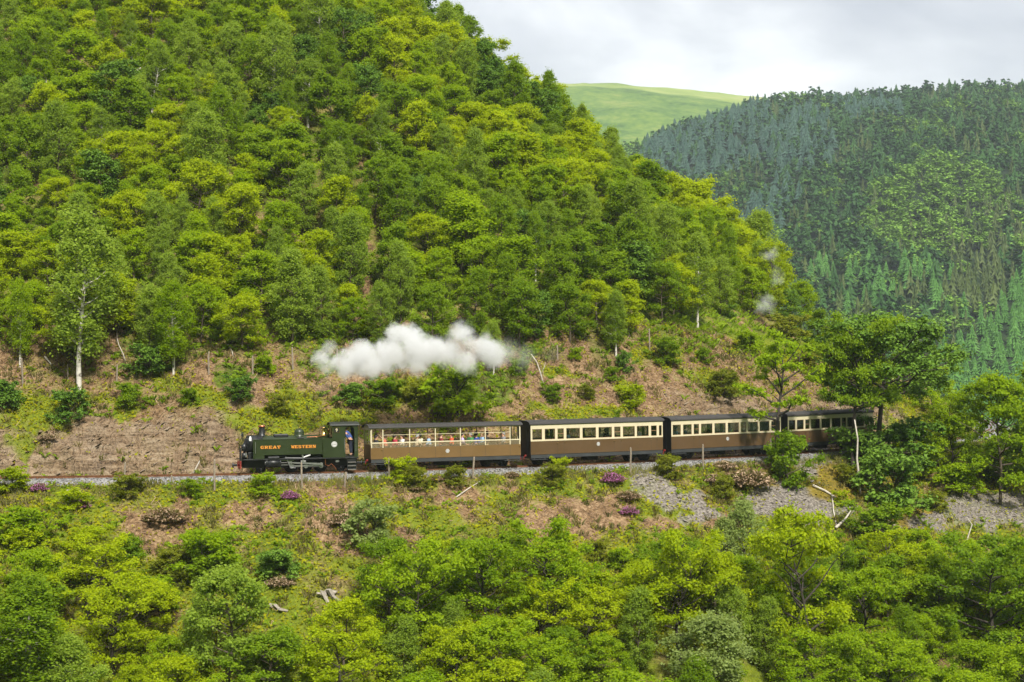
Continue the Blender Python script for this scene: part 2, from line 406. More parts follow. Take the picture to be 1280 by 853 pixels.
def sweep(prof, s0, s1, step, jit=0.0):
    """prof: (off downhill, z) points swept along the track"""
    sv = np.arange(s0, s1, step); n = len(prof); V = []
    for o_, z in prof:
        p = track_pt(sv, o_).copy(); p[:, 2] += z
        if jit: p[:, 2] += (fbm(sv * 1.3 + o_ * 7, sv * 0 + o_ * 3, 2) - .5) * jit
        V.append(p)
    V = np.stack(V, 1).reshape(-1, 3); I = np.arange(len(sv) * n).reshape(-1, n)
    F = np.stack([I[:-1, :-1], I[1:, :-1], I[1:, 1:], I[:-1, 1:]], -1).reshape(-1, 4)
    return V, F
def build_track():
    V, F = sweep([(2.15, -.80), (1.75, -.52), (1.25, -.24), (1.0, -.125), (.4, -.10), (0, -.10), (-.4, -.10), (-1.0, -.125), (-1.25, -.24), (-1.75, -.60)], -40, 120, .25, .06)
    bal = obj_np('ballast_bed', V, F, M_BALL, None, True); tag(bal, 'bed of light grey stone ballast under the rails', 'ballast', kind='structure')
    for q in (-.3, .3):
        pr = [(q + a, b) for a, b in ((-.045, -.10), (-.045, -.088), (-.008, -.075), (-.008, -.03), (-.026, -.022), (-.026, 0), (.026, 0), (.026, -.022), (.008, -.03), (.008, -.075), (.045, -.088), (.045, -.10))]
        V, F = sweep(pr, -40, 120, .5); obj_np('rail', V, F, M_RUST, bal)
    m = MB().box(-.12, .12, -.72, .72, -.20, -.085, .02).mesh('sleeper', M_SLEEP)
    for i, s in enumerate(np.arange(-38, 72, .68)):
        o = bpy.data.objects.new('sleeper', m); p = track_pt(s); o.location = p; o.rotation_euler = (0, 0, max(s, 0) / RT + random.uniform(-.02, .02)); link(o, bal)
    # loose stones on the shoulder
    n = 5200; s = RNG.uniform(-36, 75, n); o_ = RNG.uniform(.75, 2.2, n)
    p = track_pt(s, o_); p[:, 2] += np.interp(o_, [.7, 1.0, 1.25, 1.75, 2.15], [-.11, -.125, -.24, -.52, -.80]) + .015
    V, F = scatter_stones(p, RNG.uniform(.035, .085, n), .8)
    o = obj_np('ballast_stones', V, F, M_BALL, bal); o['kind'] = 'stuff'
def scatter_stones(P, R, flat=.6, tilt=.5, dip=0.0):
    """many little angular stones in one mesh: each a squashed, jittered octahedron-like lump of 8 quads/tris"""
    base = np.array([(1, 0, 0), (.1, 1, .1), (-1, .1, 0), (0, -1, -.1), (.25, .2, .8), (-.2, -.1, -.8)], float)
    tri = np.array([(0, 1, 4), (1, 2, 4), (2, 3, 4), (3, 0, 4), (1, 0, 5), (2, 1, 5), (3, 2, 5), (0, 3, 5)])
    n = len(P); B = base[None] + RNG.normal(0, .22, (n, 6, 3))
    B[..., 2] *= flat
    a = RNG.uniform(0, 6.28, n); t1 = RNG.normal(0, tilt, n)
    c, s = np.cos(t1)[:, None], np.sin(t1)[:, None]
    y, z = B[..., 1] * c - B[..., 2] * s, B[..., 1] * s + B[..., 2] * c
    x = B[..., 0]
    if dip: a = RNG.normal(0, .35, n)
    c, s = np.cos(a)[:, None], np.sin(a)[:, None]
    B = np.stack([x * c - y * s, x * s + y * c, z], -1)
    if dip: B = np.stack([B[..., 0] * math.cos(dip) * 1.6 + B[..., 2] * math.sin(dip), B[..., 1], B[..., 0] * math.sin(dip) * 1.6 + B[..., 2] * math.cos(dip)], -1)
    B = B * np.asarray(R)[:, None, None] + np.asarray(P)[:, None, :]
    return B.reshape(-1, 3), (tri[None] + (np.arange(n) * 6)[:, None, None]).reshape(-1, 3)
build_track()






# ------------------------------------------------------------------ the train
M_GREEN = paint('loco_green', (0.022, 0.034, 0.010), .35, 0, .10, 1.5)
M_BLACK = paint('loco_black', (0.011, 0.012, 0.012), .42, 0, .2, 4)
M_DARK = paint('underframe_black', (0.016, 0.016, 0.016), .7, 0, .25, 4)
M_STEEL = paint('bright_steel', (0.397, 0.397, 0.390), .3, .75, .12, 6)
M_BRASS = paint('polished_brass', (.80, .52, .16), .22, 1.0, .06, 4)
M_COPPER = paint('copper', (.62, .24, .12), .3, 1.0, .1, 4)
M_RED = paint('buffer_red', (.20, .018, .012), .5, 0, .15, 5)
M_ROOF = paint('roof_grey', (.036, .033, .031), .75, 0, .15, 1.2)
M_CABROOF = paint('cab_roof_dark', (0.020, 0.023, 0.018), .6, 0, .15, 2)
M_CREAM = paint('coach_cream', (.60, .53, .36), .4, 0, .05, 2)
M_CHOC = paint('coach_chocolate', (.100, .058, .025), .38, 0, .07, 1.2)
M_CHOC_LIT = paint('coach_chocolate_lit', (.160, .094, .033), .38, 0, .07, 1.2)  # same chocolate with the sunlit tone put into the colour, open coach sides
M_SLATE = paint('solebar_slate', (0.033, 0.036, 0.038), .6, 0, .15, 2)
M_SEAT = paint('seat_wood', (.22, .12, .055), .6, 0, .12, 3)
M_GOLD = paint('lettering_gold', (0.613, 0.260, 0.026), .5, 0, .04, 5)
M_LRED = paint('lettering_red', (0.289, 0.043, 0.007), .5, 0, .04, 5)
M_WHITE = paint('enamel_white', (0.563, 0.563, 0.548), .4, 0, .06, 5)
M_STEP = paint('step_plate', (0.231, 0.216, 0.194), .6, .2, .15, 6)
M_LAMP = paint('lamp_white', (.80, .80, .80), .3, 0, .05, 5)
def glass_material(name='window_glass', refl=.10, tint=(.80, .84, .82)):
    t = NT(name)
    tr = t.n('ShaderNodeBsdfTransparent', {'Color': (*tint, 1)}); gl = t.n('ShaderNodeBsdfGlossy', {'Color': (.9, .9, .9, 1), 'Roughness': .04})
    fr = t.n('ShaderNodeFresnel', {'IOR': 1.5})
    f = t.math('ADD', t.math('MULTIPLY', fr.outputs[0], .9), refl * .4, clamp=True)
    return t.done(t.n('ShaderNodeMixShader', {0: f, 1: tr.outputs[0], 2: gl.outputs[0]}).outputs[0])
M_GLASS = glass_material()
def perspex_material():
    t = NT('clouded_perspex'); o = t.obj(); n = t.noise(o, 2.5, 4)
    tr = t.n('ShaderNodeBsdfTransparent', {'Color': (.95, .93, .88, 1)}); df = t.n('ShaderNodeBsdfPrincipled', {'Base Color': (.50, .42, .26, 1), 'Roughness': .3})
    return t.done(t.n('ShaderNodeMixShader', {0: t.math('MULTIPLY_ADD', n, .2, .06), 1: tr.outputs[0], 2: df.outputs[0]}).outputs[0])
M_PERSPEX = perspex_material()

def text_mesh(body, size, extr, mat, width, bold=.02):
    """flat lettering: mesh in the xz plane, centred, facing -y, stretched to the given width"""
    cu = bpy.data.curves.new('lettering', 'FONT'); cu.body = body; cu.size = size; cu.extrude = extr; cu.offset = bold * size
    cu.space_character = 1.12; cu.resolution_u = 3
    o = bpy.data.objects.new('tmp', cu); COL.objects.link(o)
    dg = bpy.context.evaluated_depsgraph_get(); me = bpy.data.meshes.new_from_object(o.evaluated_get(dg))
    bpy.data.objects.remove(o); bpy.data.curves.remove(cu)
    n = len(me.vertices); v = np.empty(n * 3); me.vertices.foreach_get('co', v); v = v.reshape(-1, 3)
    mn, mxx = v.min(0), v.max(0); v -= (mn + mxx) / 2; v[:, 0] *= width / (mxx[0] - mn[0]); v[:, 1] *= size / (mxx[1] - mn[1])
    w = np.stack([v[:, 0], -v[:, 2], v[:, 1]], -1); me.vertices.foreach_set('co', w.ravel().astype(np.float32))
    me.materials.clear(); me.materials.append(mat); me.update()
    return me
def letters(name, body, size, width, mat, parent, loc, extr=.003, bold=.02):
    o = bpy.data.objects.new(name, text_mesh(body, size, extr, mat, width, bold)); o.location = loc
    return link(o, parent)
def serif_letters(name, body, size, width, parent, loc):
    """slab-serif capitals with a red drop shade, as on the tank sides"""
    m = MB(); sh = MB(); n = len(body); cw = width / n; h = size; st = cw * .20; hl = h * .2
    def glyph(mb, ch, x, dz=0, y=0.0):
        def B(x0, x1, z0, z1): mb.box(x + x0 * cw, x + x1 * cw, y - .004, y, dz + (z0 - .5) * h, dz + (z1 - .5) * h)
        def Dg(x0, z0, x1, z1, w=.22):
            mb.prism([(x + x0 * cw, dz + (z0 - .5) * h), (x + (x0 + w) * cw, dz + (z0 - .5) * h), (x + (x1 + w) * cw, dz + (z1 - .5) * h), (x + x1 * cw, dz + (z1 - .5) * h)], y - .0045, y)
        if ch in 'ER':
            B(.1, .34, 0, 1); B(.0, .1, 0, .14); B(.0, .1, .86, 1)
        if ch == 'E':
            B(.34, .82, 0, .17); B(.34, .82, .83, 1); B(.34, .62, .43, .58); B(.70, .82, .17, .34); B(.70, .82, .66, .83)
        if ch == 'R':
            B(.34, .72, .83, 1); B(.34, .72, .42, .57); B(.62, .84, .55, .86); Dg(.40, .42, .66, 0, .22); B(.34, .44, 0, .14)
        if ch == 'G':
            B(.06, .30, .16, .84); B(.18, .74, 0, .17); B(.18, .74, .83, 1); B(.64, .84, .17, .46); B(.46, .84, .36, .48); B(.66, .80, .66, .84)
        if ch == 'A':
            Dg(.04, 0, .34, 1, .20); Dg(.64, 0, .38, 1, .24); B(.26, .68, .24, .38); B(.0, .30, 0, .12); B(.56, .94, 0, .12)
        if ch == 'T':
            B(.32, .56, 0, 1); B(.04, .84, .83, 1); B(.04, .16, .62, .83); B(.72, .84, .62, .83); B(.22, .66, 0, .13)
        if ch == 'W':
            Dg(.16, 0, .02, 1, .2); Dg(.22, 0, .42, 1, .16); Dg(.54, 0, .38, 1, .2); Dg(.62, 0, .78, 1, .16); B(-.04, .26, .88, 1); B(.68, .96, .88, 1)
        if ch == 'S':
            B(.08, .78, 0, .17); B(.08, .78, .83, 1); B(.12, .74, .42, .58); B(.06, .28, .56, .86); B(.58, .82, .14, .44); B(.06, .18, .17, .32); B(.70, .80, .68, .83)
        if ch == 'N':
            B(.10, .26, 0, 1); B(.68, .84, 0, 1); Dg(.56, 0, .12, 1, .26); B(.0, .36, 0, .12); B(-.02, .12, .88, 1); B(.58, .94, .88, 1)
    for i, ch in enumerate(body):
        glyph(sh, ch, -width / 2 + i * cw + .016, -.016, 0.0015); glyph(m, ch, -width / 2 + i * cw, 0, -.002)
    o = m.build(name, M_GOLD, parent); o.location = loc
    q = sh.build('lettering_shade', M_LRED, o)
    return o

def wheel_mesh(r, w, mat, spokes=0):
    m = MB(); m.lathe([(r * .12, -w * .9), (r * .22, -w * .9), (r * .22, -w * .5), (r * .86, -w * .35), (r * .88, -w * .5), (r, -w * .5), (r, w * .35), (r * 1.09, w * .36), (r * 1.09, w * .5), (r * .3, w * .5)], (0, 0, 0), 'y', 20)
    return m.mesh('wheel', mat, True)
def put(name, me, parent, loc=(0, 0, 0), rot=(0, 0, 0)):
    o = bpy.data.objects.new(name, me); o.location = loc; o.rotation_euler = rot; return link(o, parent)

def veh_root(name, sa, sb, at):
    """Empty on the rails; local +x points along the train away from the engine, +y uphill. at: 0..1 position of the origin on the chord"""
    A, B = track_pt(sa), track_pt(sb); d = B - A
    rz = math.atan2(d[1], d[0]); ry = -math.atan2(d[2], math.hypot(d[0], d[1]))
    r = empty(name, tuple(A + d * at)); r.rotation_mode = 'XYZ'; r.rotation_euler = (0, ry, rz)
    return r

S_TANK, L_TANK, L_COACH, GAP = 10.94, 6.31, 9.47, .546
def arch(y0, y1, z0, rise, n=14):
    c = (y0 + y1) / 2; h = (y1 - y0) / 2
    return [(c - h * math.cos(math.pi * i / n), z0 + rise * math.sin(math.pi * i / n) ** .8) for i in range(n + 1)]
def roof_sheet(mb, x0, x1, hw, z0, rise, th=.035, n=14):
    a = arch(-hw, hw, z0, rise, n); b = [(y * .995, z - th) for y, z in a]
    mb.prism_x(a + b[::-1], x0, x1)

def build_loco():
    R = veh_root('steam_locomotive', S_TANK + .08, S_TANK + L_TANK + .08, 1.0)
    tag(R, 'dark green steam locomotive with side tanks and copper-capped chimney at the head of the train', 'locomotive')
    HW = 1.08
    MB().box(-6.85, -.02, -.56, .56, .34, .84, .03).build('main_frame', M_DARK, R)
    MB().box(-5.5, -1.6, -.50, .50, .84, 1.3, .03).build('under_boiler_fill', M_BLACK, R)  # black block added to darken the see-through gap under the boiler
    MB().box(-6.75, .02, -HW + .01, HW - .01, .80, .875, .01).build('footplate', M_BLACK, R)
    # boiler and smokebox
    bo = MB().lathe([(.1, -6.0), (.55, -6.0), (.56, -5.98), (.56, -1.65), (.1, -1.65)], (0, 0, 1.66), 'x', 28).build('boiler', M_GREEN, R, True)
    sb = MB().lathe([(.1, -6.62), (.42, -6.62), (.50, -6.57), (.60, -6.56), (.60, -5.6), (.3, -5.6)], (0, 0, 1.66), 'x', 28).build('smokebox', M_BLACK, R, True)
    MB().lathe([(.02, -6.72), (.40, -6.66), (.44, -6.60), (.44, -6.58)], (0, 0, 1.66), 'x', 24).build('smokebox_door', M_BLACK, sb, True)
    MB().tube([(-6.74, -.16, 1.6), (-6.74, .16, 1.72)], .018).tube([(-6.72, 0, 1.66), (-6.80, 0, 1.66)], .03).build('door_dart', M_STEEL, sb)
    MB().box(-6.5, -5.7, -.45, .45, .86, 1.25, .03).build('smokebox_saddle', M_BLACK, sb)
    # chimney, sandbox, dome, safety valve, whistle
    ch = MB().lathe([(.26, 2.16), (.22, 2.24), (.175, 2.30), (.17, 2.70), (.17, 2.74), (.12, 2.74)], (-5.64, 0, 0), 'z', 22).build('chimney', M_BLACK, R, True)
    MB().lathe([(.175, 2.715), (.20, 2.72), (.225, 2.78), (.225, 2.80), (.19, 2.845), (.15, 2.85), (.14, 2.80)], (-5.64, 0, 0), 'z', 22).build('chimney_cap', M_COPPER, ch, True)
    sx = MB().box(-4.96, -4.08, -.34, .34, 2.08, 2.30, .05).build('sandbox', M_BLACK, R)
    MB().lathe([(.09, 2.29), (.09, 2.33), (.02, 2.345)], (-4.52, 0, 0), 'z', 14).build('sandbox_lid', M_BLACK, sx)
    dm = MB().lathe([(.40, 2.10), (.33, 2.17), (.30, 2.24), (.30, 2.38), (.285, 2.46), (.22, 2.55), (.12, 2.60), (.02, 2.615)], (-3.42, 0, 0), 'z', 26).build('dome', M_GREEN, R, True)
    MB().lathe([(.03, 2.60), (.03, 2.66), (.012, 2.70)], (-3.42, 0, 0), 'z', 10).build('dome_finial', M_BRASS, dm, True)
    sv = MB().lathe([(.27, 2.14), (.20, 2.17), (.13, 2.26), (.085, 2.40), (.075, 2.54), (.10, 2.60), (.11, 2.64), (.06, 2.66)], (-1.95, -.05, 0), 'z', 22).build('safety_valve', M_BRASS, R, True)
    MB().tube([(-1.95, -.05, 2.64), (-1.95, -.05, 2.78)], .02).build('valve_spindle', M_STEEL, sv)
    MB().tube([(-3.0, -.5, 2.10), (-2.4, -.5, 2.12), (-1.9, -.3, 2.16)], .022).build('injector_pipe', M_COPPER, R)
    MB().lathe([(.03, 2.2), (.03, 2.42), (.045, 2.44), (.045, 2.54), (.01, 2.56)], (-1.62, .35, 0), 'z', 10).build('whistle', M_BRASS, R, True)
    # side tanks
    for s in (-1, 1):
        y0, y1 = (-HW, -.58) if s < 0 else (.58, HW)
        tk = MB().prism([(-6.20, .88), (-5.56, .88), (-5.56, 1.10), (-2.13, 1.10), (-2.13, 2.02), (-6.20, 2.02)], y0, y1).build('side_tank', M_GREEN, R)
        yo = -HW if s < 0 else HW
        ya, yb = (yo - .012, yo + .001) if s < 0 else (yo - .001, yo + .012)
        MB().box(-6.21, -2.12, ya, yb, 1.99, 2.035).box(-6.21, -6.17, ya, yb, .88, 1.99).box(-2.16, -2.125, ya, yb, 1.10, 1.99).build('tank_beading', M_GREEN, tk)
        MB().box(-4.20, -4.19, ya - .001, yb, 1.11, 1.985).build('plate_seam', M_GREEN, tk)
        MB().tube([(-6.08, yo * 1.045, 1.22), (-6.08, yo * 1.045, 1.90)], .016).tube([(-6.08, yo, 1.25), (-6.08, yo * 1.05, 1.25)], .014).tube([(-6.08, yo, 1.86), (-6.08, yo * 1.05, 1.86)], .014).build('handrail', M_STEEL, tk)
        MB().box(-3.6, -3.2, y0 + .08, y1 - .08, 2.02, 2.10, .02).build('filler_lid', M_BLACK, tk)
        if s < 0:
            serif_letters('lettering', 'GREAT', .17, 1.22, tk, (-5.18, -HW - .008, 1.57))
            serif_letters('lettering', 'WESTERN', .17, 1.48, tk, (-3.24, -HW - .008, 1.57))
    # cab
    cab = MB().box(-2.09, .0, -HW + .04, HW - .04, .88, .97).build('cab', M_BLACK, R)
    for s in (-1, 1):
        y0, y1 = (-HW, -HW + .03) if s < 0 else (HW - .03, HW)
        side = MB().box(-2.10, -.76, y0, y1, .88, 2.03).box(-1.53, -.76, y0, y1, 2.03, 2.77).box(-.22, .0, y0, y1, .88, 2.80).prism(
            [(-.76, 2.80), (-.76, 2.54), (-.72, 2.64), (-.62, 2.69), (-.36, 2.69), (-.26, 2.64), (-.22, 2.54), (-.22, 2.80)], y0, y1).box(-1.53, -.76, y0, y1, 2.77, 2.80).build('cab_side', M_GREEN, cab)
        yo = y0 - .02 if s < 0 else y1 + .02
        for xr in (-.80, -.13):
            MB().tube([(xr, yo, 1.22), (xr, yo, 2.02)], .015).tube([(xr, yo, 1.25), (xr, yo + .03 * -s, 1.25)], .012).tube([(xr, yo, 1.98), (xr, yo + .03 * -s, 1.98)], .012).build('cab_handrail', M_STEEL, cab)
        if s < 0:
            npl = MB().box(-1.42, -1.12, -HW - .012, -HW - .001, 2.34, 2.64).build('number_plate', M_BLACK, cab)
            MB().box(-1.44, -1.10, -HW - .016, -HW - .002, 2.66, 2.685).box(-1.44, -1.10, -HW - .016, -HW - .002, 2.335, 2.36).box(-1.44, -1.42, -HW - .016, -HW - .002, 2.36, 2.66).box(-1.12, -1.10, -HW - .016, -HW - .002, 2.36, 2.66).build('plate_rim', M_BRASS, npl)
            letters('plate_number', '9', .2, .12, M_CREAM, npl, (-1.27, -HW - .016, 2.51), .003, .03)
            rd = MB().lathe([(.02, -.012), (.165, -.012), (.175, 0), (.02, 0)], (-1.42, -HW - .001, 1.66), 'y', 28).build('roundel', M_WHITE, cab)
            MB().lathe([(.132, -.003), (.144, -.003), (.144, 0), (.132, 0), (.132, -.003)], (-1.42, -HW - .0135, 1.66), 'y', 28, False).build('roundel_ring', M_SLATE, rd)
            letters('roundel_letters', 'GWR', .09, .2, M_SLATE, rd, (-1.42, -HW - .017, 1.66), .002, .0)
    fp = MB()
    fp.box(-1.53, -1.50, -HW + .03, HW - .03, .97, 2.02).box(-1.53, -1.50, -HW + .03, -.82, 2.02, 2.77).box(-1.53, -1.50, .82, HW - .03, 2.02, 2.77).box(-1.53, -1.50, -.18, .18, 2.02, 2.86).box(-1.53, -1.50, -.82, -.18, 2.66, 2.84).box(-1.53, -1.50, .18, .82, 2.66, 2.84)
    fp.build('cab_front', M_GREEN, cab)
    for y in (-.5, .5): MB().box(-1.525, -1.515, y - .32, y + .32, 2.02, 2.66).build('spectacle_glass', M_GLASS, cab)
    rp = MB().box(-.03, .0, -HW + .03, HW - .03, .97, 2.0).box(-.03, .0, -HW + .03, -.75, 2.0, 2.78).box(-.03, .0, .75, HW - .03, 2.0, 2.78).box(-.03, .0, -.15, .15, 2.0, 2.88).box(-.03, 0, -.75, -.15, 2.65, 2.85).box(-.03, 0, .15, .75, 2.65, 2.85)
    rp.build('cab_back', M_GREEN, cab)
    rf = MB(); roof_sheet(rf, -1.66, .09, HW + .06, 2.79, .17); rf.build('cab_roof', M_CABROOF, cab)
    ins = MB().box(-1.49, -1.2, -.50, .62, .97, 2.1).lathe([(.1, 0), (.12, .0), (.12, .06), (.1, .06)], (-1.18, .2, 1.9), 'x', 12); ins.build('boiler_backhead', M_BLACK, cab)
    # cab steps, brake gear, pipes
    for s in (-1, 1):
        y = s * .98
        st = MB().box(-.66, -.10, y - .04, y + .04, .10, .86).build('step_bracket', M_BLACK, R)
        for z in (.12, .34, .56):
            MB().box(-.62, -.14, y - .14, y + .10, z, z + .03).build('step_tread', M_STEP, st)
        MB().tube([(-1.95, s * .95, .82), (-1.95, s * .95, .45), (-1.75, s * .95, .38), (-1.6, s * .95, .5), (-1.45, s * .95, .36), (-1.3, s * .95, .15)], .03).build('copper_pipe', M_COPPER, R)
        MB().box(-1.35, -1.12, s * .9 - .06, s * .9 + .06, .58, .74, .03).build('injector', M_STEEL, R)
        # cylinder, motion
        cyl = MB().lathe([(.06, -5.50), (.20, -5.48), (.235, -5.44), (.235, -5.38), (.215, -5.37), (.215, -4.66), (.235, -4.65), (.235, -4.58), (.06, -4.56)], (0, s * .90, .62), 'x', 20).build('cylinder', M_BLACK, R, True)
        MB().box(-5.36, -4.66, s * .90 - .2, s * .90 + .2, .80, 1.0, .04).build('valve_chest', M_BLACK, cyl)
        MB().lathe([(.02, -5.53), (.12, -5.52), (.13, -5.49), (.02, -5.49)], (0, s * .90, .62), 'x', 14).build('cylinder_cover', M_STEEL, cyl, True)
        MB().box(-4.58, -3.80, s * .90 - .03, s * .90 + .03, .73, .77).box(-4.58, -3.80, s * .90 - .03, s * .90 + .03, .47, .51).build('slide_bars', M_STEEL, cyl)
        MB().tube([(-4.6, s * .9, .62), (-4.1, s * .9, .62)], .03).box(-4.15, -3.92, s * .9 - .05, s * .9 + .05, .50, .74, .02).build('crosshead', M_STEEL, cyl)
        MB().prism([(-4.06, .58), (-4.06, .66), (-2.2, .56), (-2.2, .44)], s * .98 - .02, s * .98 + .02).lathe([(.03, -.04), (.10, -.04), (.10, .04), (.03, .04)], (-2.2, s * .98, .50), 'y', 14).build('connecting_rod', M_STEEL, R)
        MB().box(-4.02, -2.16, s * .92 - .018, s * .92 + .018, .37, .45).build('coupling_rod', M_STEEL, R)
        vg = MB().tube([(-4.3, s * 1.0, .98), (-4.02, s * 1.0, .30)], [.03, .025]).tube([(-4.05, s * 1.0, .33), (-3.72, s * 1.0, .30)], .022).tube([(-4.35, s * 1.0, .92), (-3.3, s * 1.0, .88)], .025)
        vg.prism([(-3.34, .66), (-3.24, .66), (-3.20, .86), (-3.26, 1.08), (-3.36, 1.08), (-3.31, .86)], s * 1.0 - .03, s * 1.0 + .03)
        vg.build('valve_gear', M_STEEL, R)
        MB().tube([(-3.24, s * 1.02, .92), (-2.84, s * 1.02, 1.07)], [.035, .05]).build('reversing_arm', M_LAMP, R)  # white paint stands in for light catching the arm
        MB().box(-3.42, -3.10, s * .98 - .03, s * .98 + .03, .52, .72, .02).build('motion_bracket', M_STEEL, R)
        MB().prism([(-4.55, .30), (-1.9, .30), (-1.9, .80), (-4.55, .80)], s * .62 - .02, s * .62 + .02).build('outside_frame', M_DARK, R)
    wd, wp = wheel_mesh(.38, .12, M_BLACK), wheel_mesh(.27, .10, M_BLACK)
    for x, me, r in ((-3.95, wd, .38), (-3.1, wd, .38), (-2.2, wd, .38), (-5.75, wp, .27), (-1.0, wp, .27)):
        for s in (-1, 1):
            w = put('wheel', me, R, (x, s * .30, r), (0, 0, 0 if s < 0 else math.pi))
            MB().tube([(0, 0, 0), (0, -.5, 0)], .05, 8).build('axle_end', M_DARK, w)
            if r > .3: MB().lathe([(.02, -.60), (.12, -.60), (.13, -.5), (.02, -.5)], (0, 0, 0), 'y', 12).build('crank', M_STEEL, w)
    # front end
    bb = MB().box(-7.0, -6.9, -.92, .92, .30, .78, .015).build('buffer_beam', M_RED, R)
    MB().box(-6.98, -6.6, -.9, .9, .80, .84).build('front_platform', M_BLACK, R)
    cp = MB().box(-7.36, -7.0, -.07, .07, .42, .56, .02).lathe([(.05, -7.42), (.17, -7.40), (.17, -7.34), (.05, -7.32)], (0, 0, .49), 'x', 16).build('front_coupler', M_BLACK, bb)
    for y in (-.45, .45): MB().tube([(-7.02, y, .3), (-7.10, y, .45), (-7.06, y, .75)], .03).build('brake_hose', M_RED, bb)
    ap = MB().lathe([(.05, .86), (.15, .87), (.15, 1.22), (.06, 1.24), (.06, 1.34), (.16, 1.36), (.17, 1.72), (.08, 1.76), (.05, 1.84)], (-6.72, -.50, 0), 'z', 18).build('air_pump', M_BLACK, R, True)
    MB().tube([(-6.72, -.50, 1.84), (-6.72, -.50, 2.02), (-6.4, -.40, 2.08), (-6.2, -.4, 2.05)], .025).build('pump_pipe', M_BLACK, ap)
    MB().lathe([(.04, 1.0), (.055, 1.0), (.055, 1.25), (.02, 1.26)], (-6.62, -.92, 0), 'z', 12).build('lubricator', M_STEEL, R)
    MB().box(-6.96, -6.9, -.86, -.80, .84, 1.55).box(-6.96, -6.9, .80, .86, .84, 1.55).tube([(-6.93, -.83, 1.5), (-6.93, .83, 1.5)], .02).box(-6.95, -6.60, -.84, -.80, 1.5, 1.54).build('front_guard_rail', M_BLACK, R)
    for (x, y, z, mm, nm) in ((-6.78, .30, 2.16, M_BLACK, 'headlamp'), (-6.36, -.80, 1.94, M_LAMP, 'lamp')):
        l = MB().box(x - .07, x + .07, y - .075, y + .075, z, z + .2, .02).lathe([(.055, z + .2), (.05, z + .26), (.02, z + .28)], (x, y, 0), 'z', 12).build(nm, mm, R)
        MB().lathe([(.02, -.10), (.05, -.10), (.06, -.06), (.02, -.05)], (x, y, z + .1), 'x', 12).build('lens', M_STEEL, l)
        MB().tube([(x, y, z), (x, y, z - .24)], .018).build('lamp_iron', M_BLACK, l)
    # rear coupling
    MB().box(.0, .30, -.08, .08, .42, .54, .02).lathe([(.04, .26), (.15, .27), (.15, .33), (.04, .34)], (0, 0, .48), 'x', 14).build('rear_coupler', M_BLACK, R)
    return R
LOCO = build_loco()

def bogie(parent, x, wheel_me):
    b = MB()
    for s in (-1, 1):
        b.prism([(-.78, .30), (-.70, .44), (-.25, .46), (-.18, .30), (.18, .30), (.25, .46), (.70, .44), (.78, .30), (.70, .24), (-.70, .24)], s * .52 - .03, s * .52 + .03)
        for xx in (-.55, .55): b.box(xx - .09, xx + .09, s * .58 - .06, s * .58 + .06, .18, .40, .02)
        b.box(-.14, .14, s * .56 - .05, s * .56 + .05, .20, .42, .02)
    b.box(-.12, .12, -.5, .5, .34, .50)
    o = b.build('bogie', M_DARK, parent); o.location = (x, 0, 0)
    for xx in (-.55, .55):
        for s in (-1, 1): put('wheel', wheel_me, o, (xx, s * .30, .24), (0, 0, 0 if s < 0 else math.pi))
    return o
WHEEL_C = wheel_mesh(.24, .09, M_DARK)
def underframe(R, L, HWc):
    h = L / 2
    so = MB()
    for s in (-1, 1): so.box(-h + .02, h - .02, s * (HWc - .06) - .04, s * (HWc - .06) + .04, .46, .69, .01)
    so.box(-h + .02, -h + .1, -HWc + .1, HWc - .1, .46, .69).box(h - .1, h - .02, -HWc + .1, HWc - .1, .46, .69)
    so.build('solebar', M_SLATE, R)
    MB().box(-h + .1, h - .1, -HWc + .11, HWc - .11, .64, .76).build('floor', M_SEAT, R)
    for s in (-1, 1):
        MB().tube([(-h + 2.2, s * .6, .48), (-1.0, s * .6, .22), (1.0, s * .6, .22), (h - 2.2, s * .6, .48)], .022).tube([(-1, s * .6, .22), (-1, s * .6, .5)], .03).tube([(1, s * .6, .22), (1, s * .6, .5)], .03).build('truss_rod', M_DARK, R)
    MB().box(-.55, .35, -.35, .25, .20, .50, .06).build('brake_cylinder', M_DARK, R)
    for x in (-h + 1.45, h - 1.45): bogie(R, x, WHEEL_C)
    for e in (-1, 1):
        c = MB().box(min(e * h, e * (h + .27)), max(e * h, e * (h + .27)), -.07, .07, .44, .55, .02).build('coupler', M_DARK, R)
        MB().tube([(e * h, -.34, .66), (e * (h + .16), -.34, .60), (e * (h + .2), -.34, .38)], .03).box(e * (h + .1) - .06, e * (h + .1) + .06, -.42, -.28, .56, .68, .02).build('brake_hose', M_RED, R)
        for s in (-1, 1):
            y = s * (HWc + .05)
            MB().box(e * (h - .55) - .55, e * (h - .55) + .55, y - .12, y + .10, .38, .41).box(e * (h - .55) - .4, e * (h - .55) - .36, y - .1, y + .0, .41, .47).box(e * (h - .55) + .36, e * (h - .55) + .4, y - .1, y + .0, .41, .47).build('footboard', M_SLATE, R)

ZB, ZW, ZE = .70, 1.52, 2.57
EMB = MB().lathe([(.02, -.012), (.115, -.012), (.122, 0), (.02, 0)], (0, 0, 0), 'y', 26).mesh('roundel', M_WHITE)
EMR = MB().lathe([(.088, -.003), (.098, -.003), (.098, 0), (.088, 0), (.088, -.003)], (0, -.0135, 0), 'y', 26, False).mesh('roundel_ring', M_SLATE)
EMT = text_mesh('GWR', .06, .002, M_SLATE, .13, .0)
def roundel(R, loc):
    o = put('roundel', EMB, R, loc); put('roundel_ring', EMR, o); put('roundel_letters', EMT, o, (0, -.016, 0))
HWC = .95
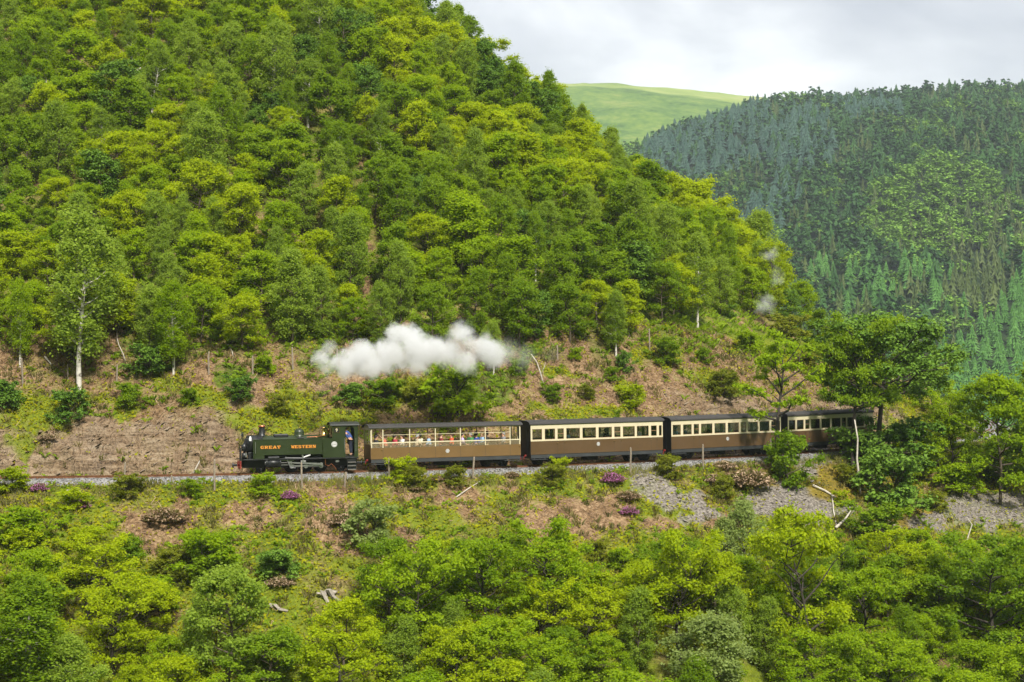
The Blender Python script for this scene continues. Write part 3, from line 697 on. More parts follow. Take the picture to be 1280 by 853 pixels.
# window layout of the closed coaches, as fractions of the length: (from, to, is_door)
WIN = [(.012, .083, 0), (.103, .179, 0), (.197, .244, 1), (.262, .364, 0), (.383, .485, 0), (.504, .606, 0), (.624, .672, 1), (.690, .782, 0), (.798, .890, 0), (.908, .953, 1), (.970, .992, 0)]
def closed_coach(sa, label):
    R = veh_root('railway_coach', sa, sa + L_COACH, .5); tag(R, label, 'coach', 'closed coaches of the train')
    L = L_COACH; h = L / 2
    underframe(R, L, HWC)
    X = lambda u: -h + u * L
    for s in (-1, 1):
        ya, yb = (-HWC, -HWC + .04) if s < 0 else (HWC - .04, HWC)
        yo = -HWC if s < 0 else HWC
        lp = MB().box(-h, h, ya, yb, ZB, ZW).build('lower_panel', M_CHOC, R)
        for u in (.197, .244, .624, .672, .908, .953):
            MB().box(X(u) - .005, X(u) + .005, yo - .003 if s < 0 else yo - .001, yo + .001 if s < 0 else yo + .003, ZB + .02, ZW - .01).build('door_seam', M_SLATE, lp)
        wb = MB().box(-h, h, ya, yb, 2.28, ZE).box(-h, h, ya - (.008 if s < 0 else 0), yb + (.008 if s > 0 else 0), ZW, ZW + .10)
        prev = 0.0
        for a, b, dr in WIN:
            wb.box(X(prev), X(a), ya, yb, ZW + .10, 2.28); prev = b
        wb.box(X(prev), h, ya, yb, ZW + .10, 2.28)
        wb.build('window_band', M_CREAM, R)
        for a, b, dr in WIN:
            x0, x1 = X(a), X(b)
            z0, z1 = ZW + .10, 2.28; f = .022; yc = (ya + yb) / 2
            fr = MB().box(x0, x0 + f, yc - .012, yc + .012, z0, z1).box(x1 - f, x1, yc - .012, yc + .012, z0, z1).box(x0 + f, x1 - f, yc - .012, yc + .012, z0, z0 + f).box(x0 + f, x1 - f, yc - .012, yc + .012, z1 - f, z1)
            if dr: fr.box(x0 + f, x1 - f, yc - .012, yc + .012, z0 + .32, z0 + .36)
            w = fr.build('window', M_SEAT, R)
            MB().box(x0 + f, x1 - f, yc - .003, yc + .003, z0 + f, z1 - f).build('pane', M_GLASS, w)
            if dr:
                hd = yo - .03 * (1 if s < 0 else -1)
                MB().tube([(x0 - .06, yo, ZW - .14), (x0 - .06, hd, ZW - .14), (x0 + .05, hd, ZW - .14)], .014).build('door_handle', M_BRASS, lp)
                MB().box(x1 + .03, x1 + .07, min(yo, hd), max(yo, hd), ZW - .16, ZW - .12).build('door_catch', M_BRASS, lp)
    roundel(R, (0.02, -HWC - .001, 1.22))
    for e in (-1, 1):
        x0, x1 = (-h - .02, -h + .02) if e < 0 else (h - .02, h + .02)
        ep = MB().prism_x([(-HWC + .004, ZB), (HWC - .004, ZB)] + arch(-HWC + .004, HWC - .004, ZE, .22)[::-1], x0, x1).build('end_panel', M_BLACK, R)
        for y in (-.45, .45): MB().box(x0 - .02, x1 + .02, y - .03, y + .03, ZB, 2.6).build('end_stanchion', M_BLACK, ep)
    rf = MB(); roof_sheet(rf, -h - .10, h + .10, HWC + .06, ZE + .01, .23); rf.build('roof', M_ROOF, R)
    for x in np.linspace(-h + 1.2, h - 1.2, 5):
        MB().lathe([(.10, 2.77), (.10, 2.82), (.04, 2.86)], (x, 0, 0), 'z', 10).build('roof_vent', M_ROOF, R)
    # seats: benches back to back across the car
    for k, u in enumerate((.05, .15, .28, .37, .42, .52, .57, .67, .75, .83, .89)):
        x = X(u); m = MB().box(x - .2, x + .2, -.82, -.18, .76, 1.16, .02).box(x - .2, x + .2, .18, .82, .76, 1.16, .02)
        bx = x + (.17 if k % 2 else -.21)
        m.box(bx, bx + .04, -.82, -.18, 1.16, 1.66).box(bx, bx + .04, .18, .82, 1.16, 1.66)
        m.build('bench_seat', M_SEAT, R)
    return R
def open_coach(sa):
    R = veh_root('railway_coach', sa, sa + L_COACH, .5)
    tag(R, 'open-sided brown observation coach with cream posts and passengers behind the locomotive', 'coach')
    L = L_COACH; h = L / 2
    underframe(R, L, HWC)
    X = lambda u: -h + u * L
    posts = (.006, .080, .255, .425, .592, .760, .928, .994)
    for s in (-1, 1):
        ya, yb = (-HWC, -HWC + .04) if s < 0 else (HWC - .04, HWC); yo = -HWC if s < 0 else HWC
        lp = MB().box(-h, h, ya, yb, ZB, 1.38).build('lower_panel', M_CHOC_LIT, R)
        for u in posts[1:-1]:
            MB().box(X(u) - .007, X(u) + .007, min(yo, yo + .004 * s), max(yo, yo + .004 * s), ZB + .01, 1.37).build('panel_seam', M_SLATE, lp)
        for u in (.04, .96):
            MB().tube([(X(u) + .25, yo, 1.25), (X(u) + .25, yo + .03 * s, 1.25), (X(u) + .36, yo + .03 * s, 1.25)], .014).build('door_handle', M_BRASS, lp)
        MB().box(-h, h, ya - (.006 if s < 0 else 0), yb + (.006 if s > 0 else 0), 1.64, 1.71).build('top_rail', M_CREAM, R)
        for u in posts:
            MB().box(X(u) - .03, X(u) + .03, ya + .003, yb - .003, 1.38, ZE).build('post', M_CREAM, R)
        MB().box(-h, h, ya + .004, yb - .004, ZE - .07, ZE + .02).build('cant_rail', M_CREAM, R)
        MB().box(X(.08), X(.928), (ya + yb) / 2 - .01, (ya + yb) / 2 + .01, 2.13, 2.155).build('guard_bar', M_CREAM, R)
        for a, b in zip(posts[:-1], posts[1:]):
            MB().box(X(a) + .031, X(b) - .031, (ya + yb) / 2 - .004, (ya + yb) / 2 + .004, 1.381, 1.639).build('lower_pane', M_PERSPEX, R)
    for e in (-1, 1):
        x0, x1 = (-h - .005, -h + .035) if e < 0 else (h - .035, h + .005)
        MB().box(x0, x1, -HWC + .041, HWC - .041, ZB, 1.55).build('end_panel', M_CHOC, R)
        ef = MB().prism_x(arch(-HWC + .041, HWC - .041, ZE - .08, .26) + [(HWC - .041, ZE - .14), (-HWC + .041, ZE - .14)], x0, x1)
        for y in (-HWC + .08, -.32, .32, HWC - .08): ef.box(x0, x1, y - .035, y + .035, 1.62, ZE - .14)
        ef.box(x0, x1, -HWC + .041, HWC - .041, 1.55, 1.62)
        ef.build('end_frame', M_CREAM, R)
    rf = MB(); roof_sheet(rf, -h - .12, h + .12, HWC + .07, ZE + .01, .20); rf.build('roof', M_ROOF, R)
    for k, u in enumerate((.06, .14, .20, .31, .37, .48, .54, .65, .71, .82, .88)):
        x = X(u); m = MB().box(x - .2, x + .2, -.80, .80, .76, 1.14, .02); bx = x + (.17 if k % 2 else -.21)
        m.box(bx, bx + .04, -.80, .80, 1.14, 1.58); m.build('bench_seat', M_SEAT, R)
    roundel(R, (.05, -HWC - .001, 1.08))
    return R
S1 = S_TANK + L_TANK + .75
COACH = [open_coach(S1)]
for k, lb in enumerate(('brown and cream closed coach second behind the locomotive, wholly in view', 'brown and cream closed coach partly behind the slim tree below the line',
                        'last brown and cream closed coach, mostly hidden behind the spreading oak')):
    COACH.append(closed_coach(S1 + (k + 1) * (L_COACH + GAP), lb))

# ------------------------------------------------------------------ people
def skin_mat(name, c): return paint(name, c, .55, 0, .05, 8)
M_SKIN = [skin_mat('skin_light', (.62, .36, .26)), skin_mat('skin_tan', (.50, .28, .19))]
M_HAIR = {k: paint('hair_' + k, c, .6, 0, .2, 30) for k, c in dict(dark=(.02, .014, .01), brown=(.07, .035, .018), grey=(.38, .37, .36), blond=(.36, .24, .10)).items()}
_cl = {}
def cloth(name, c):
    if name not in _cl: _cl[name] = paint('cloth_' + name, c, .85, 0, .1, 8, .2)
    return _cl[name]
def skin_obj(name, pts, edges, mat, parent, root=0, sub=1):
    """continuous skinned surface over a skeleton: pts [(x,y,z,r)]"""
    me = bpy.data.meshes.new(name); me.from_pydata([p[:3] for p in pts], edges, []); me.materials.append(mat)
    o = bpy.data.objects.new(name, me); link(o, parent)
    md = o.modifiers.new('skin', 'SKIN'); md.use_smooth_shade = True
    for i, p in enumerate(pts):
        sv = me.skin_vertices[0].data[i]; r = p[3]; r = r * 1.28 if not hasattr(r, '__len__') else r; sv.radius = (r, r) if not hasattr(r, '__len__') else r; sv.use_root = (i == root)
    ms = o.modifiers.new('subdivision', 'SUBSURF'); ms.levels = sub; ms.render_levels = sub
    return o
def person(parent_frame, loc, rz, label, shirt, trousers, hair, skin=0, pose='sit', lean=0.0, cat='person', group=None):
    """figure facing +x in its own frame; sits with its seat at z = 0 or stands with its feet at z = 0"""
    sit = pose == 'sit'
    hip = 0.10 if sit else .92; lx = lean
    sh = hip + .48; hd = sh + .25
    J = {}
    def T(z): return lx * (z - hip) / .8                               # forward lean of the trunk
    P = [(0, 0, hip, .14), (T(hip + .2), 0, hip + .2, .125), (T(sh), 0, sh - .02, .13), (T(sh + .07), 0, sh + .07, .045), (T(hd) + .02, 0, hd - .09, .066), (T(hd) + .02, 0, hd + .01, .082), (T(hd) + .005, 0, hd + .09, .05), (T(hd) + .10, 0, hd - .03, .014)]
    E = [(0, 1), (1, 2), (2, 3), (3, 4), (4, 5), (5, 6), (4, 7)]
    def arm(s):
        b = len(P)
        if sit: q = [(T(sh), s * .19, sh - .01, .066), (T(sh) + .04, s * .23, sh - .27, .046), (T(sh) + .24, s * .19, sh - .36, .036), (T(sh) + .31, s * .18, sh - .37, .030)]
        else: q = [(T(sh), s * .19, sh - .01, .066), (T(sh) + (.12 if s < 0 else -.05), s * .25, sh - .27, .046), (T(sh) + (.36 if s < 0 else -.16), s * .20, sh - (.30 if s < 0 else .40), .036), (T(sh) + (.44 if s < 0 else -.20), s * .18, sh - (.30 if s < 0 else .46), .030)]
        P.extend(q); E.extend([(2, b), (b, b + 1), (b + 1, b + 2), (b + 2, b + 3)])
        hx, hy, hz, _ = q[-1]; dx = 1 if (sit or s < 0) else -.6
        for k in range(4):
            P.append((hx + .055 * dx, hy + (k - 1.5) * .022, hz - .012, .0095)); P.append((hx + (.10 - .012 * abs(k - 1.2)) * dx, hy + (k - 1.5) * .024, hz - .04, .008)); n = len(P)
            E.extend([(b + 3, n - 2), (n - 2, n - 1)])
        P.append((hx + .03 * dx, hy - s * .045, hz + .005, .010)); P.append((hx + .065 * dx, hy - s * .06, hz - .01, .009)); n = len(P); E.extend([(b + 3, n - 2), (n - 2, n - 1)])
        return b
    arms = [arm(-1), arm(1)]
    legs = []
    for s in (-1, 1):
        b = len(P); legs.append(b)
        if sit: P.extend([(.02, s * .10, hip - .01, .095), (.42, s * .11, hip + .01, .070), (.44, s * .11, hip - .36, .05), (.44, s * .11, hip - .44, .045), (.58, s * .12, hip - .47, .04)])
        else: P.extend([(0, s * .09, hip - .06, .095), (.02, s * .10, .50, .068), (0, s * .10, .12, .048), (0, s * .10, .05, .045), (.15, s * .11, .035, .04)])
        E.extend([(0, b), (b, b + 1), (b + 1, b + 2), (b + 2, b + 3), (b + 3, b + 4)])
    o = skin_obj('person', P, E, M_SKIN[skin], None)
    # clothing: looser shells over trunk and sleeves, hips and legs; hair cap
    g = .016
    grow = lambda i: (*P[i][:3], P[i][3] + g)
    a, c = arms
    top = [grow(0), grow(1), grow(2), (P[3][0], P[3][1], P[3][2] - .03, .07), grow(a), grow(a + 1), (*(np.array(P[a + 1][:3]) * .25 + np.array(P[a + 2][:3]) * .75), .05), grow(c), grow(c + 1), (*(np.array(P[c + 1][:3]) * .25 + np.array(P[c + 2][:3]) * .75), .05)]
    skin_obj('shirt', top, [(0, 1), (1, 2), (2, 3), (2, 4), (4, 5), (5, 6), (2, 7), (7, 8), (8, 9)], shirt, o)
    tr = [(*P[0][:2], P[0][2] + .03, P[0][3] + g + .006)]; te = []
    for b in legs:
        k = len(tr); tr += [grow(b), grow(b + 1), grow(b + 2)]; te += [(0, k), (k, k + 1), (k + 1, k + 2)]
    skin_obj('trousers', tr, te, trousers, o)
    for b in legs:
        skin_obj('shoe', [(*P[b + 3][:3], .055), (*P[b + 4][:3], .048)], [(0, 1)], M_BLACK, o)
    hc = (T(hd) - .022, 0, hd + .02)
    mb = MB(); n = 12
    for i in range(7):
        ph = math.pi * .5 * i / 6
        for k in range(n):
            th = 2 * math.pi * k / n; low = .13 * (1 - math.cos(th)) * .5 * (1 if i == 0 else 0)
            mb.v.append((hc[0] + .128 * math.cos(ph) * math.cos(th), .116 * math.cos(ph) * math.sin(th), hc[2] - low + .140 * math.sin(ph)))
    for i in range(6):
        for k in range(n): mb.f.append((i * n + k, i * n + (k + 1) % n, (i + 1) * n + (k + 1) % n, (i + 1) * n + k))
    mb.build('hair', hair, o, True)
    ey = MB()
    for s in (-1, 1): ey.lathe([(.002, -.012), (.012, -.006), (.013, 0), (.012, .006), (.002, .012)], (T(hd) + .105, s * .035, hd + .005), 'y', 8)
    ey.build('eyes', M_BLACK, o)
    bpy.context.view_layer.update()
    # place it in the vehicle, but as a thing of its own
    from mathutils import Matrix
    A = track_mats[parent_frame]
    o.matrix_world = A @ Matrix.Translation(loc) @ Matrix.Rotation(rz, 4, 'Z')
    tag(o, label, cat, group)
    return o
bpy.context.view_layer.update()
track_mats = {'loco': LOCO.matrix_world.copy()}
for i, c in enumerate(COACH): track_mats[i] = c.matrix_world.copy()
C_ = lambda n, *c: cloth(n, c)
NAVY = C_('navy', .012, .016, .035); BLUE = C_('overall_blue', .035, .075, .26); JEAN = C_('denim', .05, .08, .15); GREYC = C_('grey', .22, .22, .23); KHAKI = C_('khaki', .28, .22, .13)
person('loco', (-.40, -.92, .97), 2.85, 'engine driver in blue jacket and dark trousers leaning in the cab doorway', BLUE, NAVY, M_HAIR['dark'], 1, 'stand', .42)
def seat_people():
    L, h = L_COACH, L_COACH / 2
    rows = [(.045, -.55, 0, 'in a dark top at the front end of the open coach', C_('charcoal', .03, .03, .035), 'dark'),
            (.105, -.50, 1, 'in a salmon red top near the front of the open coach', C_('salmon', .62, .16, .10), 'brown'),
            (.165, -.48, 0, 'in a crimson top in the open coach', C_('crimson', .42, .03, .06), 'dark'),
            (.215, -.50, 1, 'in a white top beside the crimson one in the open coach', C_('white', .75, .74, .72), 'brown'),
            (.245, -.25, 1, 'in a dark brown jacket on the far seats of the open coach', C_('brown', .09, .05, .03), 'dark'),
            (.315, -.50, 0, 'in a beige top in the open coach', C_('beige', .60, .50, .36), 'grey'),
            (.345, -.15, 1, 'in a cream top further inside the open coach', C_('cream', .66, .60, .46), 'grey'),
            (.395, -.50, 1, 'in a pale blue shirt in the open coach', C_('pale_blue', .36, .52, .72), 'blond'),
            (.475, -.50, 0, 'in a maroon top in the middle of the open coach', C_('maroon', .20, .03, .03), 'brown'),
            (.545, -.50, 1, 'in a bright orange-red top in the middle of the open coach', C_('orange_red', .75, .10, .035), 'brown'),
            (.615, -.50, 0, 'in a lavender top in the open coach', C_('lavender', .50, .42, .66), 'dark'),
            (.672, -.48, 1, 'in a green top towards the rear of the open coach', C_('green', .05, .22, .07), 'grey'),
            (.712, -.30, 0, 'in a royal blue top towards the rear of the open coach', C_('royal_blue', .03, .08, .34), 'dark'),
            (.752, -.50, 1, 'in a sky blue shirt towards the rear of the open coach', C_('sky_blue', .30, .46, .66), 'blond'),
            (.790, -.20, 1, 'in a black top on the far seats of the open coach', C_('black', .02, .02, .022), 'dark'),
            (.895, -.48, 1, 'in a grey top alone at the rear of the open coach', GREYC, 'grey')]
    tr = [JEAN, NAVY, KHAKI, GREYC]
    for i, (u, y, back, lb, sh, hr) in enumerate(rows):
        person(0, (-h + u * L, y, 1.22), (math.pi if back else 0) + random.uniform(-.2, .2) + (-.15 if i % 3 == 1 else .1), 'seated passenger ' + lb, sh, tr[i % 4], M_HAIR[hr], i % 2, 'sit', random.uniform(-.02, .08))
    more = [(1, .14, 'charcoal', 'dark', 'in a dark coat by the second window of the second coach'), (1, .535, 'beige', 'grey', 'in a beige top by the sixth window of the second coach'), (1, .585, 'black', 'dark', 'in a black top by the sixth window of the second coach'),
            (1, .645, 'navy', 'dark', 'behind the middle door window of the second coach'), (1, .83, 'white', 'blond', 'in a white top near the rear of the second coach'), (1, .29, 'pale_blue', 'brown', 'in a pale blue shirt by the fourth window of the second coach'),
            (2, .07, 'sky_blue', 'brown', 'in a sky blue shirt at the front window of the third coach'), (2, .15, 'royal_blue', 'dark', 'in a royal blue top by the second window of the third coach'), (2, .40, 'black', 'dark', 'in a black top by the fifth window of the third coach'),
            (2, .555, 'white', 'brown', 'in a white top by the sixth window of the third coach'), (3, .43, 'brown', 'dark', 'in a brown jacket seen past the tree in the last coach'), (3, .64, 'lavender', 'grey', 'in a lavender top in the last coach under the oak')]
    for i, (c, u, sh, hr, lb) in enumerate(more):
        person(c, (-h + u * L, -.50, 1.22), (math.pi if i % 2 else 0) + random.uniform(-.3, .3), 'passenger ' + lb, _cl.get(sh) or NAVY, tr[i % 4], M_HAIR[hr], i % 2, 'sit', random.uniform(-.02, .06))
seat_people()

# ------------------------------------------------------------------ plants: prototypes
M_BARK = paint('bark_grey_brown', (.11, .085, .060), .9, 0, .3, 6, .5)
M_BARKD = paint('bark_dark', (.050, .040, .030), .9, 0, .3, 6, .5)
M_DEAD = paint('bleached_dead_wood', (.52, .47, .40), .85, 0, .2, 5, .4)
M_POST = paint('weathered_post_wood', (.27, .22, .165), .9, 0, .22, 5, .4)
def birch_bark():
    t = NT('birch_bark'); o = t.obj()
    mpn = t.n('ShaderNodeMapping', {'Vector': o, 'Scale': (2.0, 2.0, 7.0)}); n = t.noise(mpn.outputs[0], 1.6, 4, .7)
    c = t.ramp(n, [(.36, (.06, .05, .04)), (.44, (.50, .46, .40)), (.7, (.66, .63, .57))])
    return t.done(t.n('ShaderNodeBsdfPrincipled', {'Base Color': c, 'Roughness': .7}).outputs[0])
M_BIRCH = birch_bark()
LEAF = dict(
    lime=leaf_mat('leaf_yellow_green', (0.26, 0.365, 0.008), (0.48, 0.57, 0.012)),
    oak=leaf_mat('leaf_oak_green', (0.175, 0.295, 0.009), (0.36, 0.49, 0.014)),
    mid=leaf_mat('leaf_mid_green', (0.125, 0.23, 0.012), (0.285, 0.41, 0.02)),
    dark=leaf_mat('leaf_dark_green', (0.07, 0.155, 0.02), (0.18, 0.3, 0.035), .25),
    birch=leaf_mat('leaf_birch_grey_green', (0.17, 0.27, 0.028), (0.35, 0.47, 0.055)),
    willow=leaf_mat('leaf_willow_pale', (0.170, 0.240, 0.064), (0.380, 0.470, 0.140)),
    olive=leaf_mat('leaf_olive', (0.14, 0.185, 0.018), (0.3, 0.33, 0.03)),
    fern=leaf_mat('frond_green', (0.15, 0.25, 0.016), (0.33, 0.46, 0.03)),
    bilberry=leaf_mat('bilberry_leaf', (0.23, 0.26, 0.01), (0.5, 0.49, 0.016)),
    grass=leaf_mat('grass_blade', (0.120, 0.156, 0.036), (0.360, 0.336, 0.120)),
    dead=leaf_mat('dead_bracken', (0.15, 0.09, 0.05), (0.56, 0.41, 0.28), .15),
    heather=leaf_mat('heather_foliage', (0.08, 0.085, 0.02), (0.2, 0.165, 0.055), .1),
    moss=leaf_mat('orange_moss', (0.156, 0.120, 0.012), (0.408, 0.300, 0.036), .2),
    purple=leaf_mat('heather_flower', (0.3, 0.09, 0.24), (0.56, 0.22, 0.46), .2),
    blue=leaf_mat('spruce_blue_green', (0.028, 0.072, 0.05), (0.08, 0.145, 0.105), .1),
    spruce=leaf_mat('spruce_dark', (0.014, 0.05, 0.012), (0.052, 0.125, 0.03), .1),  # dark conifer green, with cloud shade over the far hill put into it
    larch=leaf_mat('larch_thin', (0.035, 0.066, 0.016), (0.105, 0.14, 0.042), .1),
    pale=leaf_mat('spruce_pale', (0.05, 0.145, 0.03), (0.14, 0.31, 0.065), .15),
    wood=leaf_mat('far_broadleaf', (0.09, 0.19, 0.024), (0.21, 0.37, 0.045), .15))

def leaf_quads(C, N, size, rng, elong=1.5):
    """one rhombic leaf at each centre with given normals"""
    n = len(C); t = rng.normal(size=(n, 3)); t -= (t * N).sum(1, keepdims=True) * N
    t /= np.linalg.norm(t, axis=1, keepdims=True) + 1e-9; b = np.cross(N, t)
    s = np.asarray(size).reshape(-1, 1) * .5
    V = np.stack([C - t * s * elong, C + b * s, C + t * s * elong, C - b * s], 1)
    return V.reshape(-1, 3), np.arange(n * 4).reshape(n, 4)
def pad_leaves(centers, radii, n_per, flat, size, rng, up=.8, droop=.25, spread=.8, shell=.45):
    Cs, Ns, Ti = [], [], []
    for c, r in zip(centers, radii):
        k = max(6, int(n_per * (r * r)))
        d = rng.normal(size=(k, 3)); d /= np.linalg.norm(d, axis=1, keepdims=True)
        d[:, 2] = np.where((d[:, 2] < 0) & (rng.random(k) < .55), -d[:, 2], d[:, 2])
        rr = r * np.minimum(np.abs(rng.normal(0, .62, k)), 1.35)[:, None]
        p = d * rr; rad2 = (p[:, 0] ** 2 + p[:, 1] ** 2) / (r * r); p[:, 2] = p[:, 2] * flat - droop * r * rad2
        nn = rng.normal(size=(k, 3)) * spread + d * .8; nn[:, 2] += up
        nn /= np.linalg.norm(nn, axis=1, keepdims=True)
        Cs.append(p + c); Ns.append(nn)
        Ti.append(np.clip(rng.normal(.5, .17, k) + rng.normal(0, .13), 0, 1))
    C = np.concatenate(Cs); N = np.concatenate(Ns); T = np.concatenate(Ti)
    V, F = leaf_quads(C, N, size * rng.uniform(.65, 1.3, len(C)), rng)
    return V, F, np.repeat(T, 4)
def grow_tree(seed, H, R, base, n_limb, el0, el1, pad, n_per, flat, size, trunk_r, wob=.05, shape='round', jit=(.7, 1.18), up=.8, droop=.25, sub=3, lean=0.0, spread=.8, n_top=3, twig=1.0, gap=.0):
    """trunk + limbs (tubes) and a crown of leaf pads carried on limb ends"""
    rng = np.random.default_rng(seed); mb = MB()
    n = 8; ts = np.linspace(0, 1, n); ph = rng.uniform(0, 6.28, 2)
    tp = np.stack([wob * H * np.sin(ts * 5 + ph[0]) * ts + lean * H * ts ** 1.3, wob * H * np.sin(ts * 4.2 + ph[1]) * ts, ts * H * .93], 1)
    tp[:, :2] -= tp[0, :2]
    tp0 = np.concatenate([[tp[0] + [0, 0, -.5]], tp])
    mb.tube(tp0, np.concatenate([[trunk_r * 1.35], trunk_r * (1 - .86 * ts) + .008]), 7)
    pc, pr = [], []
    for i in range(n_limb):
        u = (i + rng.uniform(.1, .9)) / n_limb; t = base + (1 - base) * u
        if shape == 'round': k = math.sin(math.pi * (.22 + .74 * u)) ** .8
        elif shape == 'cone': k = (1 - u) ** .8 * .95 + .10
        elif shape == 'flat': k = .55 + .45 * math.sin(math.pi * min(1, u * .9 + .1))
        else: k = (math.sin(math.pi * (.12 + .85 * u)) ** .7)
        az = i * 2.39996 + rng.uniform(-.5, .5); ln = R * k * rng.uniform(*jit)
        el = math.radians(el0 + (el1 - el0) * u + rng.uniform(-10, 10))
        b0 = np.array([np.interp(t * .93, ts, tp[:, j]) for j in range(3)])
        b0[2] = t * H * .90
        dr = np.array([math.cos(az) * math.cos(el), math.sin(az) * math.cos(el), math.sin(el)])
        side = np.array([-math.sin(az), math.cos(az), 0])
        q = rng.normal(0, .10, 2)
        pts = [b0, b0 + dr * ln * .35 + side * ln * q[0], b0 + dr * ln * .7 + side * ln * q[1] + [0, 0, .05 * ln], b0 + dr * ln + [0, 0, .06 * ln]]
        r0 = trunk_r * (1 - .8 * t) * .55 * twig + .010
        mb.tube(pts, [r0, r0 * .75, r0 * .5, r0 * .22], 5, False)
        if rng.random() < gap: continue
        pc.append(pts[-1]); pr.append(pad * rng.uniform(.75, 1.2))
        for j in range(sub):
            f = rng.uniform(.35, .95); sd = (1 if j % 2 else -1) * rng.uniform(.25, .6) * ln * (1 - .3 * f)
            o_ = b0 + dr * ln * f; e_ = o_ + side * sd + np.array([0, 0, rng.uniform(-.05, .30) * abs(sd)]) + dr * abs(sd) * .3
            mb.tube([o_, (o_ + e_) / 2 + [0, 0, .03], e_], [r0 * .45, r0 * .3, r0 * .12], 4, False)
            pc.append(e_); pr.append(pad * rng.uniform(.5, 1.15)); pc.append((o_ + e_) / 2 + [0, 0, .08]); pr.append(pad * rng.uniform(.3, .6))
    top = tp[-1]
    for j in range(n_top):
        pc.append(top + rng.normal(0, .25 * R, 3) * [1, 1, .3] + [0, 0, -.02 * H * j]); pr.append(pad * rng.uniform(.6, 1.0))
    V, F, T = pad_leaves(pc, pr, n_per, flat, size, rng, up, droop, spread)
    return mb, (V, F, T)
PROTO = {}
def add_proto(kind, bark, **kw):
    mb, (V, F, T) = grow_tree(**kw)
    i = len(PROTO.setdefault(kind, []))
    tm = mb.mesh('trunk', bark, True); cm = mesh_np('crown', V, F, (LEAF['oak'],), False, {'tint': T})
    PROTO[kind].append((tm, cm, kw['H']))
for i in range(6):   # young oaks and beeches: layered pads
    add_proto('oak', M_BARK, seed=10 + i, H=5.0 + .3 * (i % 3), R=2.0 + .2 * (i % 2), base=.20, n_limb=19 + i % 4, el0=2, el1=58, pad=.42, n_per=1150, flat=.85, size=.09, trunk_r=.075, sub=5, wob=.06)
for i in range(3):   # fuller, rounder broadleaves
    add_proto('round', M_BARK, seed=30 + i, H=5.2, R=1.7, base=.16, n_limb=20, el0=10, el1=60, pad=.42, n_per=1100, flat=1.0, size=.085, trunk_r=.075, sub=5, up=.5)
for i in range(4):   # birches
    add_proto('birch', M_BIRCH, seed=50 + i, H=8.0, R=1.25, base=.20, n_limb=32, el0=25, el1=62, pad=.42, n_per=1000, flat=1.3, size=.075, trunk_r=.085, sub=4, droop=.9, up=.25, shape='tall', wob=.025, spread=1.0)
for i in range(3):   # the same habit with grey-brown stems: sallow and young birch in the wood
    add_proto('sallow', M_BARK, seed=60 + i, H=8.0, R=1.5, base=.10, n_limb=34, el0=25, el1=60, pad=.44, n_per=700, flat=1.2, size=.085, trunk_r=.075, sub=4, droop=.7, up=.3, shape='tall', wob=.03, spread=1.0)
for i in range(3):   # dense bushes
    add_proto('bush', M_BARK, seed=70 + i, H=1.7, R=1.05, base=.05, n_limb=22, el0=5, el1=70, pad=.26, n_per=1500, flat=.85, size=.085, trunk_r=.04, sub=4, up=.6, n_top=4, jit=(.45, 1.5), gap=.12)
for i in range(2):   # wispy willows
    add_proto('willow', M_BARK, seed=80 + i, H=4.2, R=1.3, base=.15, n_limb=26, el0=45, el1=75, pad=.30, n_per=520, flat=1.5, size=.075, trunk_r=.06, sub=4, droop=1.1, up=.15, spread=1.0, shape='tall')
for i in range(3):   # gnarled oaks with visible dark limbs
    add_proto('gnarled', M_BARKD, seed=90 + i, H=5.0, R=2.7, base=.22, n_limb=15, el0=8, el1=55, pad=.46, n_per=1000, flat=.8, size=.09, trunk_r=.10, sub=6, wob=.09, shape='flat', twig=1.2, gap=.06)
for i in range(2):   # upright ash / rowan
    add_proto('rowan', M_BARK, seed=100 + i, H=5.5, R=1.25, base=.18, n_limb=22, el0=30, el1=68, pad=.40, n_per=950, flat=1.0, size=.09, trunk_r=.07, sub=4, shape='tall', up=.4)
PROTO['big_oak'] = []
add_proto('big_oak', M_BARKD, seed=121, H=6.6, R=3.5, base=.50, n_limb=17, el0=10, el1=55, pad=.54, n_per=900, flat=.72, size=.10, trunk_r=.15, sub=8, wob=.05, shape='flat', twig=1.6)
add_proto('big_oak', M_BARKD, seed=124, H=6.6, R=3.3, base=.48, n_limb=17, el0=0, el1=50, pad=.52, n_per=900, flat=.72, size=.10, trunk_r=.15, sub=8, wob=.06, shape='flat', twig=1.6)
add_proto('big_oak', M_BARKD, seed=127, H=6.0, R=2.5, base=.45, n_limb=12, el0=10, el1=60, pad=.44, n_per=560, flat=.55, size=.12, trunk_r=.15, sub=5, wob=.04, shape='flat', twig=1.3, gap=.10)

NAMES = dict(oak='oak_tree', round='broadleaf_tree', birch='birch_tree', bush='bush', willow='willow_tree', gnarled='oak_tree', rowan='rowan_tree', big_oak='oak_tree', sallow='birch_tree')
def plant(kind, loc, h, leaf, label, group=None, cat=None, wide=1.0, var=None, rz=None, name=None, lean=0.0):
    pv = PROTO[kind]; v = random.randrange(len(pv)) if var is None else var
    tm, cm, H = pv[v]; k = h / H
    r = empty(name or NAMES[kind], tuple(loc), (lean, 0, random.uniform(0, 6.28) if rz is None else rz)); r.scale = (k * wide, k * wide, k)
    a = bpy.data.objects.new('trunk', tm); link(a, r)
    c = bpy.data.objects.new('crown', cm); link(c, r); c.material_slots[0].link = 'OBJECT'; c.material_slots[0].material = LEAF[leaf]
    tag(r, label, cat or ('bush' if kind == 'bush' else 'tree'), group)
    return r
def at_px(px, py):
    return ground_hit(px, py)

